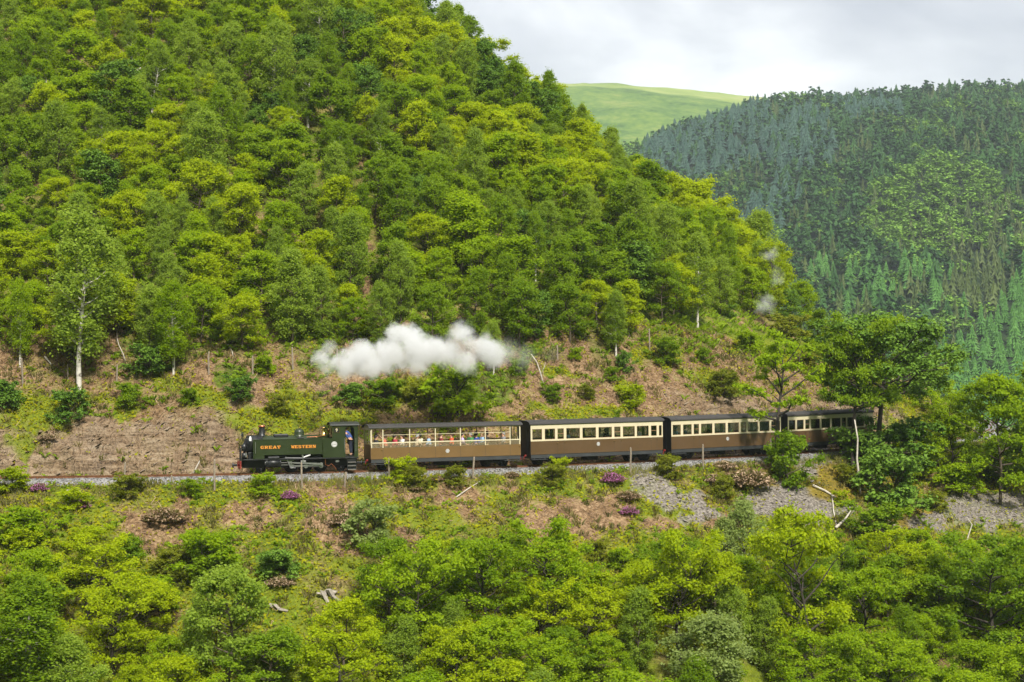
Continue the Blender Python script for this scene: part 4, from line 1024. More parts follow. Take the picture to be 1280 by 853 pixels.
# ------------------------------------------------------------------ the wood on the near hillside
TAKEN = []      # trunk spots, to keep trees apart
def free(x, y, r):
    for a, b, q in TAKEN:
        if (a - x) ** 2 + (b - y) ** 2 < (r + q) ** 2 * .25: return False
    return True
def scale_at(p): return F_PX / p[1]
def special(kind, px, pyb, pyt, leaf, label, **kw):
    """a tree picked out in the photo: foot and top rows given in pixels"""
    p = at_px(px, pyb); h = (pyb - pyt) / scale_at(p); TAKEN.append((p[0], p[1], kw.pop('room', 2.2)))
    return plant(kind, p, h, leaf, label, **kw)
special('birch', 99, 487, 250, 'birch', 'tall white-trunked birch standing clear at the left edge of the wood', wide=1.25, var=0)
special('birch', 217, 470, 350, 'oak', 'small birch with forked white trunk at the foot of the wood left of the locomotive', var=1, wide=1.3)
special('birch', 872, 410, 285, 'birch', 'leaning white-trunked birch at the top of the brown slope above the third coach', var=2, wide=1.2, lean=.0)
special('birch', 640, 300, 232, 'birch', 'dense pale grey-green birch in the middle of the wood above the steam', var=3, wide=1.6)
special('birch', 25, 460, 345, 'oak', 'slender tree with bare lower trunk at the far left edge of the wood', var=1)
special('birch', 770, 448, 360, 'birch', 'crooked birch at the edge of the wood above the second coach', var=2, wide=1.3)
special('birch', 617, 470, 395, 'birch', 'thin pale birch just right of the steam plume', var=0, wide=1.3)
special('birch', 345, 150, 20, 'birch', 'tall birch with visible stem high on the slope, left of centre', var=1, wide=1.3)
special('birch', 400, 90, -30, 'birch', 'birch with pale stem high on the slope near the top edge', var=3, wide=1.3)
special('birch', 385, 160, 70, 'birch', 'plume-shaped pale birch high on the slope', var=2, wide=1.5)
special('birch', 125, 210, 130, 'birch', 'round grey-green birch alone among yellow-green trees on the upper left slope', var=0, wide=1.6)
special('gnarled', 985, 335, 295, 'dark', 'low dark tree on the skyline end of the near ridge', var=1)
special('gnarled', 697, 112, 80, 'dark', 'windswept twig of a tree leaning right out of the ridge skyline', var=2, wide=.8)

def zone(px, py):
    c = ('above the bare rock', 'above the locomotive', 'above the steam', 'above the first coaches', 'near the ridge end')[int(np.searchsorted([230, 390, 620, 820], px))]
    r = ('high upslope', 'halfway upslope', 'at the wood edge')[int(np.searchsorted([180, 350], py))]
    return r + ' ' + c
EDGE = np.array([(-100, 470), (0, 466), (120, 462), (200, 462), (290, 448), (380, 442), (480, 446), (560, 452), (640, 448), (700, 442), (760, 436), (800, 420), (840, 404), (900, 398), (960, 398), (1030, 404), (1300, 430)])
WORDS = dict(lime='yellow-green', oak='bright green', mid='mid green', dark='dark green', birch='grey-green', olive='olive green')
KIND = dict(oak='layered oak', round='round broadleaf tree', birch='slender birch', rowan='upright rowan', bush='undergrowth bush')
SIZE = lambda h: 'small' if h < 3.6 else ('medium' if h < 4.5 else 'tall')
def fill_wood():
    n = 26000; rng = np.random.default_rng(21)
    s = rng.uniform(-34, 122, n); d = rng.uniform(4, 71, n)
    P = track_pt(s, -d); x, y = P[:, 0], P[:, 1]; z = height(x, y)
    px, py = project(x, y, z)
    ok = (px > -70) & (px < 1130) & (py < np.interp(px, EDGE[:, 0], EDGE[:, 1])) & (py > -70)
    # drop what lies well behind the skyline
    ang = np.arctan2(x - CX, (D0 + RT) - y); ok &= ang < math.radians(101)
    nz_ = fbm(x / 7, y / 7, 3); nl = fbm(x / 9 + 50, y / 9, 3); clear = fbm(x / 5 + 90, y / 5 + 9, 2)
    cnt = 0
    for i in np.nonzero(ok)[0]:
        low = py[i] > np.interp(px[i], EDGE[:, 0], EDGE[:, 1]) - 45
        rgt = px[i] > 560 + .9 * py[i]                                   # towards the skyline
        u = rng.random()
        if u < .16 + .25 * (nz_[i] > .54): kind = 'birch'
        elif u < .40: kind = 'round'
        elif u < .62: kind = 'rowan'
        else: kind = 'oak'
        if rgt and px[i] > 720 and kind == 'birch' and rng.random() < .7: kind = 'oak'
        h = {'birch': rng.uniform(4.5, 7.6), 'round': rng.uniform(3.0, 5.6), 'rowan': rng.uniform(3.6, 6.4), 'oak': rng.uniform(3.0, 5.8)}[kind]
        if rgt: h *= 1.15
        if low: h *= .9
        if px[i] > 780: h *= 1.2
        if px[i] > 930: h *= 1.1
        room = h * {'birch': .36, 'rowan': .40}.get(kind, .48)
        if clear[i] > .72: room *= 1.4
        if not free(x[i], y[i], room): continue
        TAKEN.append((x[i], y[i], room))
        v = nl[i] + rng.normal(0, .11)
        left = px[i] < 430
        if kind == 'birch': leaf = 'birch' if v < .56 else 'mid'
        elif px[i] > 700 and rgt: leaf = 'lime' if v < .62 else 'oak'
        else: leaf = 'lime' if v < .44 else ('oak' if v < .56 else ('mid' if v < .70 else 'dark'))
        lb = '%s %s %s %s' % (SIZE(h), WORDS[leaf], KIND[kind], zone(px[i], py[i]))
        if kind == 'birch' and rng.random() < .8: kind = 'sallow'
        plant(kind, (x[i], y[i], z[i] - .1), h, leaf, lb, lb.replace(WORDS[leaf], WORDS[leaf]) + ' group', wide=rng.uniform(.9, 1.35) * (1.25 if kind == 'rowan' else 1), lean=rng.normal(0, .06)); cnt += 1
    # undergrowth bushes in the gaps
    for i in np.nonzero(ok)[0]:
        if cnt > 640: break
        if not free(x[i], y[i], .75): continue
        TAKEN.append((x[i], y[i], .75))
        leaf = ('oak', 'mid', 'lime', 'dark', 'olive')[rng.integers(5)]
        lb = '%s %s %s' % (WORDS[leaf], KIND['bush'], zone(px[i], py[i]))
        plant('bush', (x[i], y[i], z[i] - .05), rng.uniform(.9, 1.9), leaf, lb, lb + ' group', wide=rng.uniform(.9, 1.4)); cnt += 1
    print('wood', cnt)
fill_wood()

# ------------------------------------------------------------------ trees and shrubs along the line
special('big_oak', 973, 592, 436, 'oak', 'slim oak with open flat crown standing before the third and last coaches', var=2, wide=.85)
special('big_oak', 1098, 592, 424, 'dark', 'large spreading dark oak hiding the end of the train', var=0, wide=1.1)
special('big_oak', 1066, 590, 428, 'mid', 'lighter oak joining the large spreading oak on its left', var=1, wide=.72)
special('oak', 1250, 632, 470, 'oak', 'broad oak at the right edge of the photo before the far spruces', var=2, wide=1.0)
special('oak', 1320, 640, 470, 'mid', 'oak cut by the right edge of the photo', var=0)
special('round', 1125, 505, 440, 'mid', 'tree behind the line half hidden by the large oak', var=0)
special('oak', 1165, 525, 455, 'oak', 'tree on the skyline just right of the large oak', var=1)
special('round', 1085, 470, 425, 'oak', 'tree on the skyline above the grey rock', var=2)
special('oak', 1195, 560, 500, 'mid', 'low tree on the skyline between the oaks', var=3)
special('oak', 1040, 425, 385, 'lime', 'last small tree at the right foot of the ridge', var=2)
special('round', 1000, 408, 342, 'oak', 'second to last tree at the right end of the ridge', var=0)
special('rowan', 1024, 414, 362, 'mid', 'last dark tree at the right end of the ridge', var=1, wide=1.4)
special('oak', 962, 402, 305, 'lime', 'tall yellow-green tree behind the faint steam wisp', var=4, wide=.8)
special('gnarled', 1190, 600, 510, 'oak', 'small oak between the large oak and the right edge', var=2, wide=.8)
for px, pb, pt, wd, leaf, lb in [
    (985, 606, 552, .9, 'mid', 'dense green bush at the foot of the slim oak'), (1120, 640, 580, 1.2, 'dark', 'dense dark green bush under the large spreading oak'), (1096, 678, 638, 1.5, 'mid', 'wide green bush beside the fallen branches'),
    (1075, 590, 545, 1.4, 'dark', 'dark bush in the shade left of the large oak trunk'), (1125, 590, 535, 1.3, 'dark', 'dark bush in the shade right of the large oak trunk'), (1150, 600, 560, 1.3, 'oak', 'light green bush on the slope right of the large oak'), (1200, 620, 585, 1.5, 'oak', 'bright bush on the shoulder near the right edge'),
    (1270, 600, 560, 1.5, 'mid', 'green bush under the oak at the right edge'), (1175, 580, 545, 1.4, 'lime', 'yellow-green bush on the skyline right of the large oak'), (1235, 600, 560, 1.2, 'mid', 'bush on the skyline near the right edge'),
    (572, 527, 470, 1.1, 'oak', 'largest leafy bush on the bank above the first coach'), (85, 530, 496, 1.1, 'dark', 'dark round bush on the bank at far left'), (162, 508, 482, 1.2, 'mid', 'bush above the rock face left of the locomotive'), (236, 508, 490, 1.3, 'mid', 'low bush on the bank above the rock face'),
    (300, 505, 480, 1.2, 'dark', 'dark bush on the bank above the chimney'), (188, 470, 440, 1.4, 'dark', 'dark bush at the foot of the forked birch'), (5, 512, 480, 1.2, 'dark', 'dark bush cut by the left edge above the rock'), (690, 502, 484, 1.2, 'mid', 'small round bush on the brown bank above the second coach'),
    (781, 468, 447, .9, 'dark', 'small dark bush right below the crooked birch'), (832, 458, 430, 1.1, 'mid', 'bush beside the tall post on the upper brown slope'), (766, 480, 465, 1.0, 'mid', 'smallest bush on the brown slope below the crooked birch'), (786, 507, 485, 1.3, 'lime', 'yellow-green bush on the brown bank above the second coach roof'),
    (935, 442, 420, 1.4, 'oak', 'bush on the upper brown slope above the third coach'), (985, 425, 400, 1.6, 'olive', 'olive bush at the upper right corner of the brown slope'), (905, 500, 470, 1.3, 'olive', 'olive bush on the bank above the third coach roof'), (480, 508, 480, 1.3, 'mid', 'green bush on the bank below the steam plume'), (440, 510, 485, 1.3, 'dark', 'dark bush on the bank above the cab'),
    (520, 505, 480, 1.2, 'olive', 'olive bush left of the largest bank bush'), (350, 520, 500, 1.3, 'olive', 'olive bush directly behind the dome'), (735, 500, 485, 1.2, 'olive', 'olive tuft above the second coach'), (880, 455, 440, 1.3, 'mid', 'small bush half way up the brown slope above the third coach'), (1010, 470, 445, 1.4, 'olive', 'bush above the grey rock behind the large oak'),
    (648, 470, 450, 1.0, 'mid', 'small bush at the right end of the steam'), (720, 455, 440, 1.0, 'oak', 'small bright bush at the wood edge above the second coach'), (330, 470, 450, 1.2, 'oak', 'fern-like bush at the wood edge above the locomotive'),
    (468, 688, 640, 1.1, 'willow', 'pale grey-green shrub on the brown patch below the first coach'), (262, 722, 676, 1.35, 'oak', 'round bright bush below the brown patches at left'), (345, 722, 690, 1.5, 'dark', 'dark bush beside a dead heather clump below the locomotive'), (160, 700, 672, 1.3, 'mid', 'dark green bush left of the round bright bush'),
    (500, 603, 578, 1.2, 'lime', 'bright tuft of leaves at the track edge beside the fence post'), (700, 592, 575, 1.2, 'lime', 'bright fern tuft at the track edge under the second coach'), (520, 612, 590, 1.3, 'olive', 'olive tuft at the track edge under the first coach'), (570, 606, 586, 1.2, 'olive', 'olive tuft near the second post under the first coach'),
    (690, 606, 585, 1.3, 'olive', 'olive heathery tuft under the second coach'), (905, 622, 596, 1.0, 'olive', 'upright olive tuft on the scree under the third coach'), (835, 598, 575, 1.2, 'olive', 'heathery tuft at the track edge right of the purple heather'), (1170, 640, 620, 1.3, 'olive', 'olive tuft on the scree near the right edge'),
    (1060, 606, 585, 1.2, 'olive', 'olive tuft on the slope left of the white dead trunk'), (1050, 632, 618, 1.2, 'lime', 'small yellow-green tuft near the fallen branch'), (15, 616, 592, 1.6, 'lime', 'leafy bush at the track edge by the left border'), (90, 640, 618, 1.6, 'lime', 'bright bush below the track at far left'),
    (160, 622, 600, 1.5, 'olive', 'olive bush below the track left of the locomotive'), (330, 622, 600, 1.3, 'oak', 'small bright bush below the front of the locomotive'), (240, 618, 600, 1.4, 'oak', 'low bright bush below the track between two posts'), (30, 680, 645, 1.7, 'oak', 'wide green bush on the lower left slope'), (110, 690, 662, 1.6, 'lime', 'wide bright bush on the lower left slope')]:
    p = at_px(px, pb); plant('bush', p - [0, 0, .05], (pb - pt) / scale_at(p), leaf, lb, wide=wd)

# the wood below the line
for a in [('birch', 40, 900, 715, 'mid', 'grey-green birch crown in the lower left corner', dict(wide=2.0, var=0)), ('birch', 90, 930, 790, 'birch', 'smaller grey-green birch beside the lower left corner one', dict(wide=1.8, var=2)), ('round', 285, 870, 712, 'birch', 'round pale green tree in the lower left third', dict(wide=1.15, var=1)),
          ('willow', 932, 745, 628, 'willow', 'wispy pale willow below the scree under the third coach', dict(wide=1.0, var=0)), ('willow', 905, 740, 650, 'willow', 'smaller wispy willow left of the tall one', dict(wide=1.1, var=1)), ('round', 890, 905, 770, 'willow', 'round pale green tree at the bottom edge right of centre', dict(wide=1.3, var=2)),
          ('gnarled', 515, 830, 700, 'oak', 'oak with dark crooked trunk below the first coach', dict(var=0, wide=1.05)), ('gnarled', 610, 800, 690, 'oak', 'oak with forked dark branches at bottom centre', dict(var=1, wide=1.1)), ('gnarled', 850, 825, 690, 'lime', 'yellow-green oak with dark trunk left of the round pale tree', dict(var=2, wide=1.0)),
          ('gnarled', 1005, 850, 672, 'lime', 'tall bright oak with pale stems right of the willow', dict(var=0, wide=.8)), ('rowan', 1110, 780, 690, 'mid', 'dark leafy tree below the wide bush by the fallen branches', dict(wide=1.4, var=0)), ('gnarled', 690, 790, 670, 'oak', 'spreading oak below the second coach', dict(var=2, wide=1.1)),
          ('gnarled', 1240, 840, 690, 'mid', 'dark oak near the lower right corner', dict(var=1, wide=1.1)), ('oak', 430, 840, 745, 'lime', 'yellow-green oak below the pale stones', dict(var=0, wide=1.1))]:
    special(a[0], *a[1:6], **a[6])
def low_zone(px, py):
    c = ('at the lower left', 'below the locomotive', 'below the first coach', 'below the second coach', 'below the third coach', 'at the lower right')[int(np.searchsorted([230, 440, 640, 830, 1060], px))]
    r = ('just under the slope', 'in the middle rows', 'along the bottom edge')[int(np.searchsorted([800, 900], py))]
    return r + ', ' + c
LOW = np.array([(-50, 745), (60, 755), (140, 770), (220, 780), (290, 850), (380, 880), (450, 830), (500, 755), (600, 760), (700, 765), (800, 760), (860, 735), (960, 760), (1060, 750), (1160, 740), (1330, 735)])
def fill_low():
    n = 9000; rng = np.random.default_rng(5); s = rng.uniform(-34, 110, n); d = rng.uniform(-34, -3, n)
    P = track_pt(s, -d); x, y = P[:, 0], P[:, 1]; z = height(x, y); px, py = project(x, y, z)
    ok = (px > -60) & (px < 1340) & (py > np.interp(px, LOW[:, 0], LOW[:, 1])) & (py < 1010); nl = fbm(x / 6 + 20, y / 6, 3)
    for i in np.nonzero(ok)[0]:
        kind = ('oak', 'gnarled', 'round', 'oak', 'birch', 'gnarled')[rng.integers(6)]
        h = rng.uniform(3.0, 4.6) * (1.15 if kind == 'birch' else 1); room = h * (.58 if kind != 'birch' else .45)
        if not free(x[i], y[i], room): continue
        TAKEN.append((x[i], y[i], room)); v = nl[i] + rng.normal(0, .1)
        leaf = ('lime' if v < .46 else ('oak' if v < .62 else 'mid')) if kind != 'birch' else ('birch' if v < .55 else 'mid')
        if px[i] > 1120 and leaf == 'lime': leaf = 'oak' if v < .4 else 'mid'
        lb = SIZE(h) + ' %s %s %s' % (WORDS[leaf], {'gnarled': 'dark-limbed oak'}.get(kind, KIND.get(kind)), low_zone(px[i], py[i]))
        plant('sallow' if kind == 'birch' else kind, (x[i], y[i], z[i] - .1), h, leaf, lb, lb + ' group', wide=rng.uniform(1.05, 1.4))
    k = 0
    for i in np.nonzero(ok | ((py > 690) & (py < 780) & (px > -40) & (px < 1320) & ((px < 270) | (px > 480))))[0]:
        if k > 110: break
        if not free(x[i], y[i], .8): continue
        TAKEN.append((x[i], y[i], .8)); k += 1; leaf = ('oak', 'mid', 'lime', 'olive', 'oak')[rng.integers(5)]
        lb = '%s %s %s' % (WORDS[leaf], 'low bush', low_zone(px[i], py[i]))
        plant('bush', (x[i], y[i], z[i] - .05), rng.uniform(.7, 1.4), leaf, lb, lb + ' group', wide=rng.uniform(1.0, 1.6))
fill_low()

# ------------------------------------------------------------------ heather, dead heather
def heather_proto(seed):
    rng = np.random.default_rng(seed); n = 420
    a = rng.uniform(0, 6.28, n); r = rng.random(n) ** .6; b = np.stack([r * np.cos(a), r * np.sin(a), 0 * r], 1)
    hgt = (1 - r ** 2 * .75) * rng.uniform(.6, 1.05, n) * .8
    tip = b * 1.15 + np.stack([rng.normal(0, .1, n), rng.normal(0, .1, n), hgt], 1)
    w = rng.normal(size=(n, 3)) * [1, 1, .1]; w /= np.linalg.norm(w, axis=1, keepdims=True); w *= .05
    V = np.stack([b * .7 - w * .6, b * .7 + w * .6, tip + w, tip - w], 1).reshape(-1, 3); F = np.arange(n * 4).reshape(n, 4)
    st = mesh_np('stems', V, F, (LEAF['heather'],), False, {'tint': np.repeat(rng.random(n), 4)})
    m = 1500; i = rng.integers(0, n, m); f = rng.uniform(.55, 1.04, m)[:, None]; c = b[i] * .7 * (1 - f) + tip[i] * f + rng.normal(0, .04, (m, 3))
    N = rng.normal(size=(m, 3)); N[:, 2] += .7; N /= np.linalg.norm(N, axis=1, keepdims=True)
    V2, F2 = leaf_quads(c, N, rng.uniform(.06, .12, m), rng)
    fl = mesh_np('blossom', V2, F2, (LEAF['purple'],), False, {'tint': np.repeat(rng.random(m), 4)})
    return st, fl
HEA = [heather_proto(1), heather_proto(2)]
def heather(px, py, w, label, leaf='purple', hk=.8):
    p = at_px(px, py); r_ = w / scale_at(p) * .5; st, fl = HEA[random.randrange(2)]
    r = empty('heather_shrub', tuple(p - [0, 0, .05]), (0, 0, random.uniform(0, 6))); r.scale = (r_, r_, r_ * hk * 1.3)
    link(bpy.data.objects.new('stems', st), r); c = bpy.data.objects.new('blossom', fl); link(c, r)
    if leaf != 'purple': c.material_slots[0].link = 'OBJECT'; c.material_slots[0].material = LEAF[leaf]
    tag(r, label, 'shrub', 'heather along the line')
for px, py, w, lb in [(50, 614, 26, 'purple heather nearest the left edge below the track'), (101, 636, 26, 'purple heather beside a pale stone at lower left'), (362, 624, 28, 'brightest magenta heather below the locomotive'), 
                      (765, 602, 34, 'bright purple heather at the track edge under the second coach'), (786, 645, 26, 'purple heather beside the grey scree under the second coach'), (1195, 784, 24, 'magenta heather among the trees at lower right'), 
                      (497, 840, 14, 'tiny magenta heather at the bottom edge'), (47, 552, 16, 'small purple heather on the rock at far left')]:
    heather(px, py, w * .9, lb)
for px, py, w, lb in [(350, 732, 34, 'dead brown heather clump below the dark bush'), (545, 600, 22, 'brown heather clump at the track edge under the first coach'), (935, 606, 60, 'large bleached dry bush under the third coach'), (905, 585, 30, 'dry brown clump at the track edge under the third coach'), (520, 614, 20, 'rusty brown clump below the first coach'),
                      (640, 596, 20, 'brown heather clump under the coach ends'), (785, 625, 30, 'dark brown heather clump left of the scree'), (1185, 615, 30, 'brown heather clump on the shoulder near the right edge'), (430, 655, 40, 'bleached dry bush on the slope below the cab'), (205, 655, 50, 'large bleached dry bush at lower left'), (60, 560, 22, 'dry clump on the rock at far left'), (890, 600, 30, 'brown clump before the third coach wheels')]:
    heather(px, py, w, lb, 'dead', .65)

# ------------------------------------------------------------------ fence posts, dead wood, stones
POSTM = []
for k in range(4):
    rg = random.Random(k); m = MB(); z = [(-.35, .052), (.0, .05), (.35, .046), (.75, .045), (.97, .042), (1.0, .03)]
    m.tube([(rg.uniform(-.012, .012), rg.uniform(-.012, .012), h) for h, _ in z], [r for _, r in z], 7); POSTM.append(m.mesh('fence_post', M_POST))
def fence_post(px, pb, pt, label):
    p = at_px(px, pb); h = (pb - pt) / scale_at(p)
    o = bpy.data.objects.new('fence_post', POSTM[random.randrange(4)]); o.location = p; o.scale = (1.25, 1.25, h); o.rotation_euler = (random.gauss(0, .035), random.gauss(0, .035), random.uniform(0, 6)); link(o)
    tag(o, label, 'fence post', 'wooden fence posts')
for a in [(28.6, 485, 450, 'upper fence post at the left edge of the wood'), (85, 475, 455, 'short upper fence post beside the tall white birch'), (146, 479, 457, 'upper fence post right of the tall white birch'), (261, 470, 442, 'upper fence post between forked birch and steam'), (316, 470, 448, 'upper fence post above the chimney'),
          (366, 467, 437, 'tall upper fence post just left of the steam'), (422, 460, 436, 'upper fence post within the left puff of steam'), (697, 451, 433, 'upper fence post right of the steam above the second coach'), (812, 438, 411, 'tall upper fence post on the brown slope right of the crooked birch'), (33.6, 602, 584, 'short trackside post near the left edge'),
          (155, 609, 578, 'trackside post in front of the bare rock'), (215, 609, 595, 'stub of a trackside post left of the locomotive'), (268, 617, 578, 'trackside post before the locomotive buffer beam'), (377.5, 612, 579, 'trackside post before the locomotive driving wheels'), (431, 611, 593, 'thin short trackside post before the cab'), (487, 602, 574, 'trackside post at the front end of the first coach'),
          (591, 600, 572, 'trackside post at the rear of the first coach'), (690, 584, 569, 'short trackside post at the front of the second coach'), (788, 596, 562, 'tall trackside post at the rear of the second coach'), (879, 588, 556, 'trackside post before the third coach'), (964, 584, 549, 'dark trackside post left of the slim oak'), (1033.6, 558, 522, 'dark trackside post before the last coach')]:
    fence_post(*a)
def stick(name, pts, r, label, cat, mat=M_DEAD, branches=()):
    """a dead trunk or branch through 3D points, tapering, with side shoots"""
    m = MB(); n = len(pts); m.tube(pts, [r * (1 - .6 * i / max(1, n - 1)) for i in range(n)], 7)
    o = m.build(name, mat, None, True)
    for b in branches: MB().tube(b, [r * .45, r * .3, r * .12][:len(b)], 5).build('branch', mat, o, True)
    return tag(o, label, cat)
def upright(px, pb, pts, r, label, name='dead_trunk', cat='dead tree', br=(), mat=M_DEAD):
    """pts and br: photo pixels, standing in the vertical plane through the foot"""
    p = at_px(px, pb); k = 1 / scale_at(p); W_ = lambda q: np.array([p[0] + (q[0] - px) * k, p[1] + (q[0] - px) * k * .2, p[2] + (pb - q[1]) * k])
    return stick(name, [p - [0, 0, .2]] + [W_(q) for q in pts], r, label, cat, mat, [[W_(q) for q in b] for b in br])
upright(1075, 618, [(1074, 600), (1071, 575), (1072, 550), (1068, 526)], .10, 'bare white dead trunk standing before the large oak')
upright(589, 352, [(589, 335), (588.5, 318)], .13, 'broken grey snag standing in the wood above the steam', br=[[(589, 334), (586, 331), (584, 329)], [(589, 326), (592, 322), (594, 321)]])
upright(994, 790, [(1000, 770), (994, 745), (993, 720), (998, 690)], .07, 'pale bare stem rising among trees right of the willow', br=[[(994, 745), (990, 735), (989, 728)]])
upright(1213, 690, [(1208, 675), (1215, 655), (1208, 645)], .07, 'crooked pale dead stem on the slope at lower right')
upright(1201, 720, [(1200, 710), (1199, 700)], .12, 'short pale stump among trees at lower right', 'tree_stump', 'stump')
upright(1115, 760, [(1114, 740), (1112, 728)], .05, 'thin bare forked stem below the wide bush', br=[[(1114, 742), (1109, 732), (1106, 727)]])
upright(680, 482, [(676, 470), (671, 455), (664, 445)], .06, 'crooked white dead stem right of the steam plume', br=[[(676, 470), (680, 462), (682, 455)]])
upright(158, 452, [(154, 443), (149, 432), (147, 424)], .05, 'thin white dead stem in the wood right of the tall birch')
upright(703, 92, [(708, 88), (716, 84)], .03, 'bare twig bent over the ridge skyline', mat=M_BARKD)
def lying(q, r, label, name='fallen_branch', cat='branch', lift=.12, mat=M_DEAD):
    P = []
    for px, py in q: p = at_px(px, py); P.append(p + [0, 0, lift])
    return stick(name, P, r, label, cat, mat)
lying([(1016, 610), (1032, 618), (1044, 625), (1052, 636)], .10, 'grey fallen branch lying down the slope left of the wide bush')
lying([(1040, 622), (1042, 640), (1046, 660)], .06, 'thin pale branch crossing the fallen logs')
lying([(1045, 664), (1056, 653), (1066, 642)], .10, 'pale split log leaning beside the wide bush', 'fallen_log', 'log', .25)
upright(1033, 672, [(1032, 662)], .17, 'brown tree stump left of the split log', 'tree_stump', 'stump', mat=M_BARK)
lying([(56, 448), (62, 456), (68, 464)], .07, 'fallen branch in the shade left of the tall birch')
lying([(163, 108), (171, 101), (179, 95)], .10, 'pale broken trunk lying high on the left slope', 'fallen_log', 'log', .9)
lying([(240, 588), (250, 583), (257, 578)], .05, 'small bleached branch on the rock before the locomotive')
lying([(570, 622), (585, 612), (600, 606)], .05, 'pale dead branch on the brown patch below the first coach')
lying([(285, 436), (290, 445), (292, 452)], .05, 'bleached twig at the wood edge above the locomotive')
M_STONE = paint('pale_slate_stone', (.36, .32, .265), .85, 0, .22, 2.5, .5)
M_TAN = paint('tan_shale', (.25, .19, .13), .9, 0, .3, 1.2, .4)
M_SLATES = paint('grey_slate', (.215, .19, .165), .85, 0, .25, 1.5, .4)
def slab_mesh(seed):
    rg = np.random.default_rng(seed); m = MB().box(-.5, .5, -.32, .32, -.14, .14, .05)
    me = m.mesh('stone', M_STONE); v = np.empty(len(me.vertices) * 3); me.vertices.foreach_get('co', v); v = v.reshape(-1, 3); v += rg.normal(0, .035, v.shape); v[:, 0] += v[:, 2] * .4
    me.vertices.foreach_set('co', v.ravel().astype(np.float32)); me.update(); return me
SLAB = [slab_mesh(i) for i in range(6)]
def outcrop(px, py, offs, label):
    p = at_px(px, py); r = empty('rock_outcrop', tuple(p)); k = 1 / scale_at(p)
    for i, (dx, dz, sx, tilt) in enumerate(offs):
        x, y = p[0] + dx * k, p[1] - dz * k * .7; q = np.array([x, y, float(height(x, y))]) - p
        o = bpy.data.objects.new('stone', SLAB[i % 6]); o.location = q + [0, 0, .12]; o.scale = (sx, sx * .8, sx * .8); o.rotation_euler = (random.gauss(0, .2), tilt, random.gauss(0, .5)); link(o, r)
    tag(r, label, 'rocks')
outcrop(415, 752, [(-14, -3, .5, .5), (-8, 0, .7, 1.0), (-1, -2, .75, 1.1), (6, 2, .6, .8), (13, 4, .6, .5), (19, 3, .5, .3), (-2, -8, .6, .2)], 'pale heap of flat stones on the green slope below the cab')
outcrop(348, 764, [(-6, -4, .5, .4), (0, 1, .6, .7), (6, 6, .5, .3)], 'small pale stones left of the larger stone heap')
outcrop(90, 618, [(0, 0, .6, .2), (6, -2, .4, .4)], 'pale stone beside purple heather at lower left')
outcrop(860, 150, [(0, 0, .5, .3)], 'stone hidden in the wood') if False else None

# ------------------------------------------------------------------ ground cover (uncountable)
def samples(n, rng, dlo=-17, dhi=13, slo=-26, shi=92):
    s = rng.uniform(slo, shi, n); d = rng.uniform(dlo, dhi, n); P = track_pt(s, -d); x, y = P[:, 0], P[:, 1]
    px, py = project(x, y, height(x, y, False)); k = (px > -30) & (px < 1310) & (np.abs(d) > 1.75) & (py < 900) & (py > 330)
    x, y, d = x[k], y[k], d[k]; return x, y, height(x, y), d
def blades(base, tip, w0, w1, rng):
    n = len(base); t = tip - base; w = np.cross(t, rng.normal(size=(n, 3))); w /= np.linalg.norm(w, axis=1, keepdims=True) + 1e-9
    V = np.stack([base - w * w0, base + w * w0, tip + w * w1, tip - w * w1], 1).reshape(-1, 3); return V, np.arange(n * 4).reshape(n, 4)
def stuff(name, V, F, mat, label, cat, tint=None):
    o = obj_np(name, V, F, mat, None, False, {'tint': tint} if tint is not None else None); return tag(o, label, cat, kind='stuff')
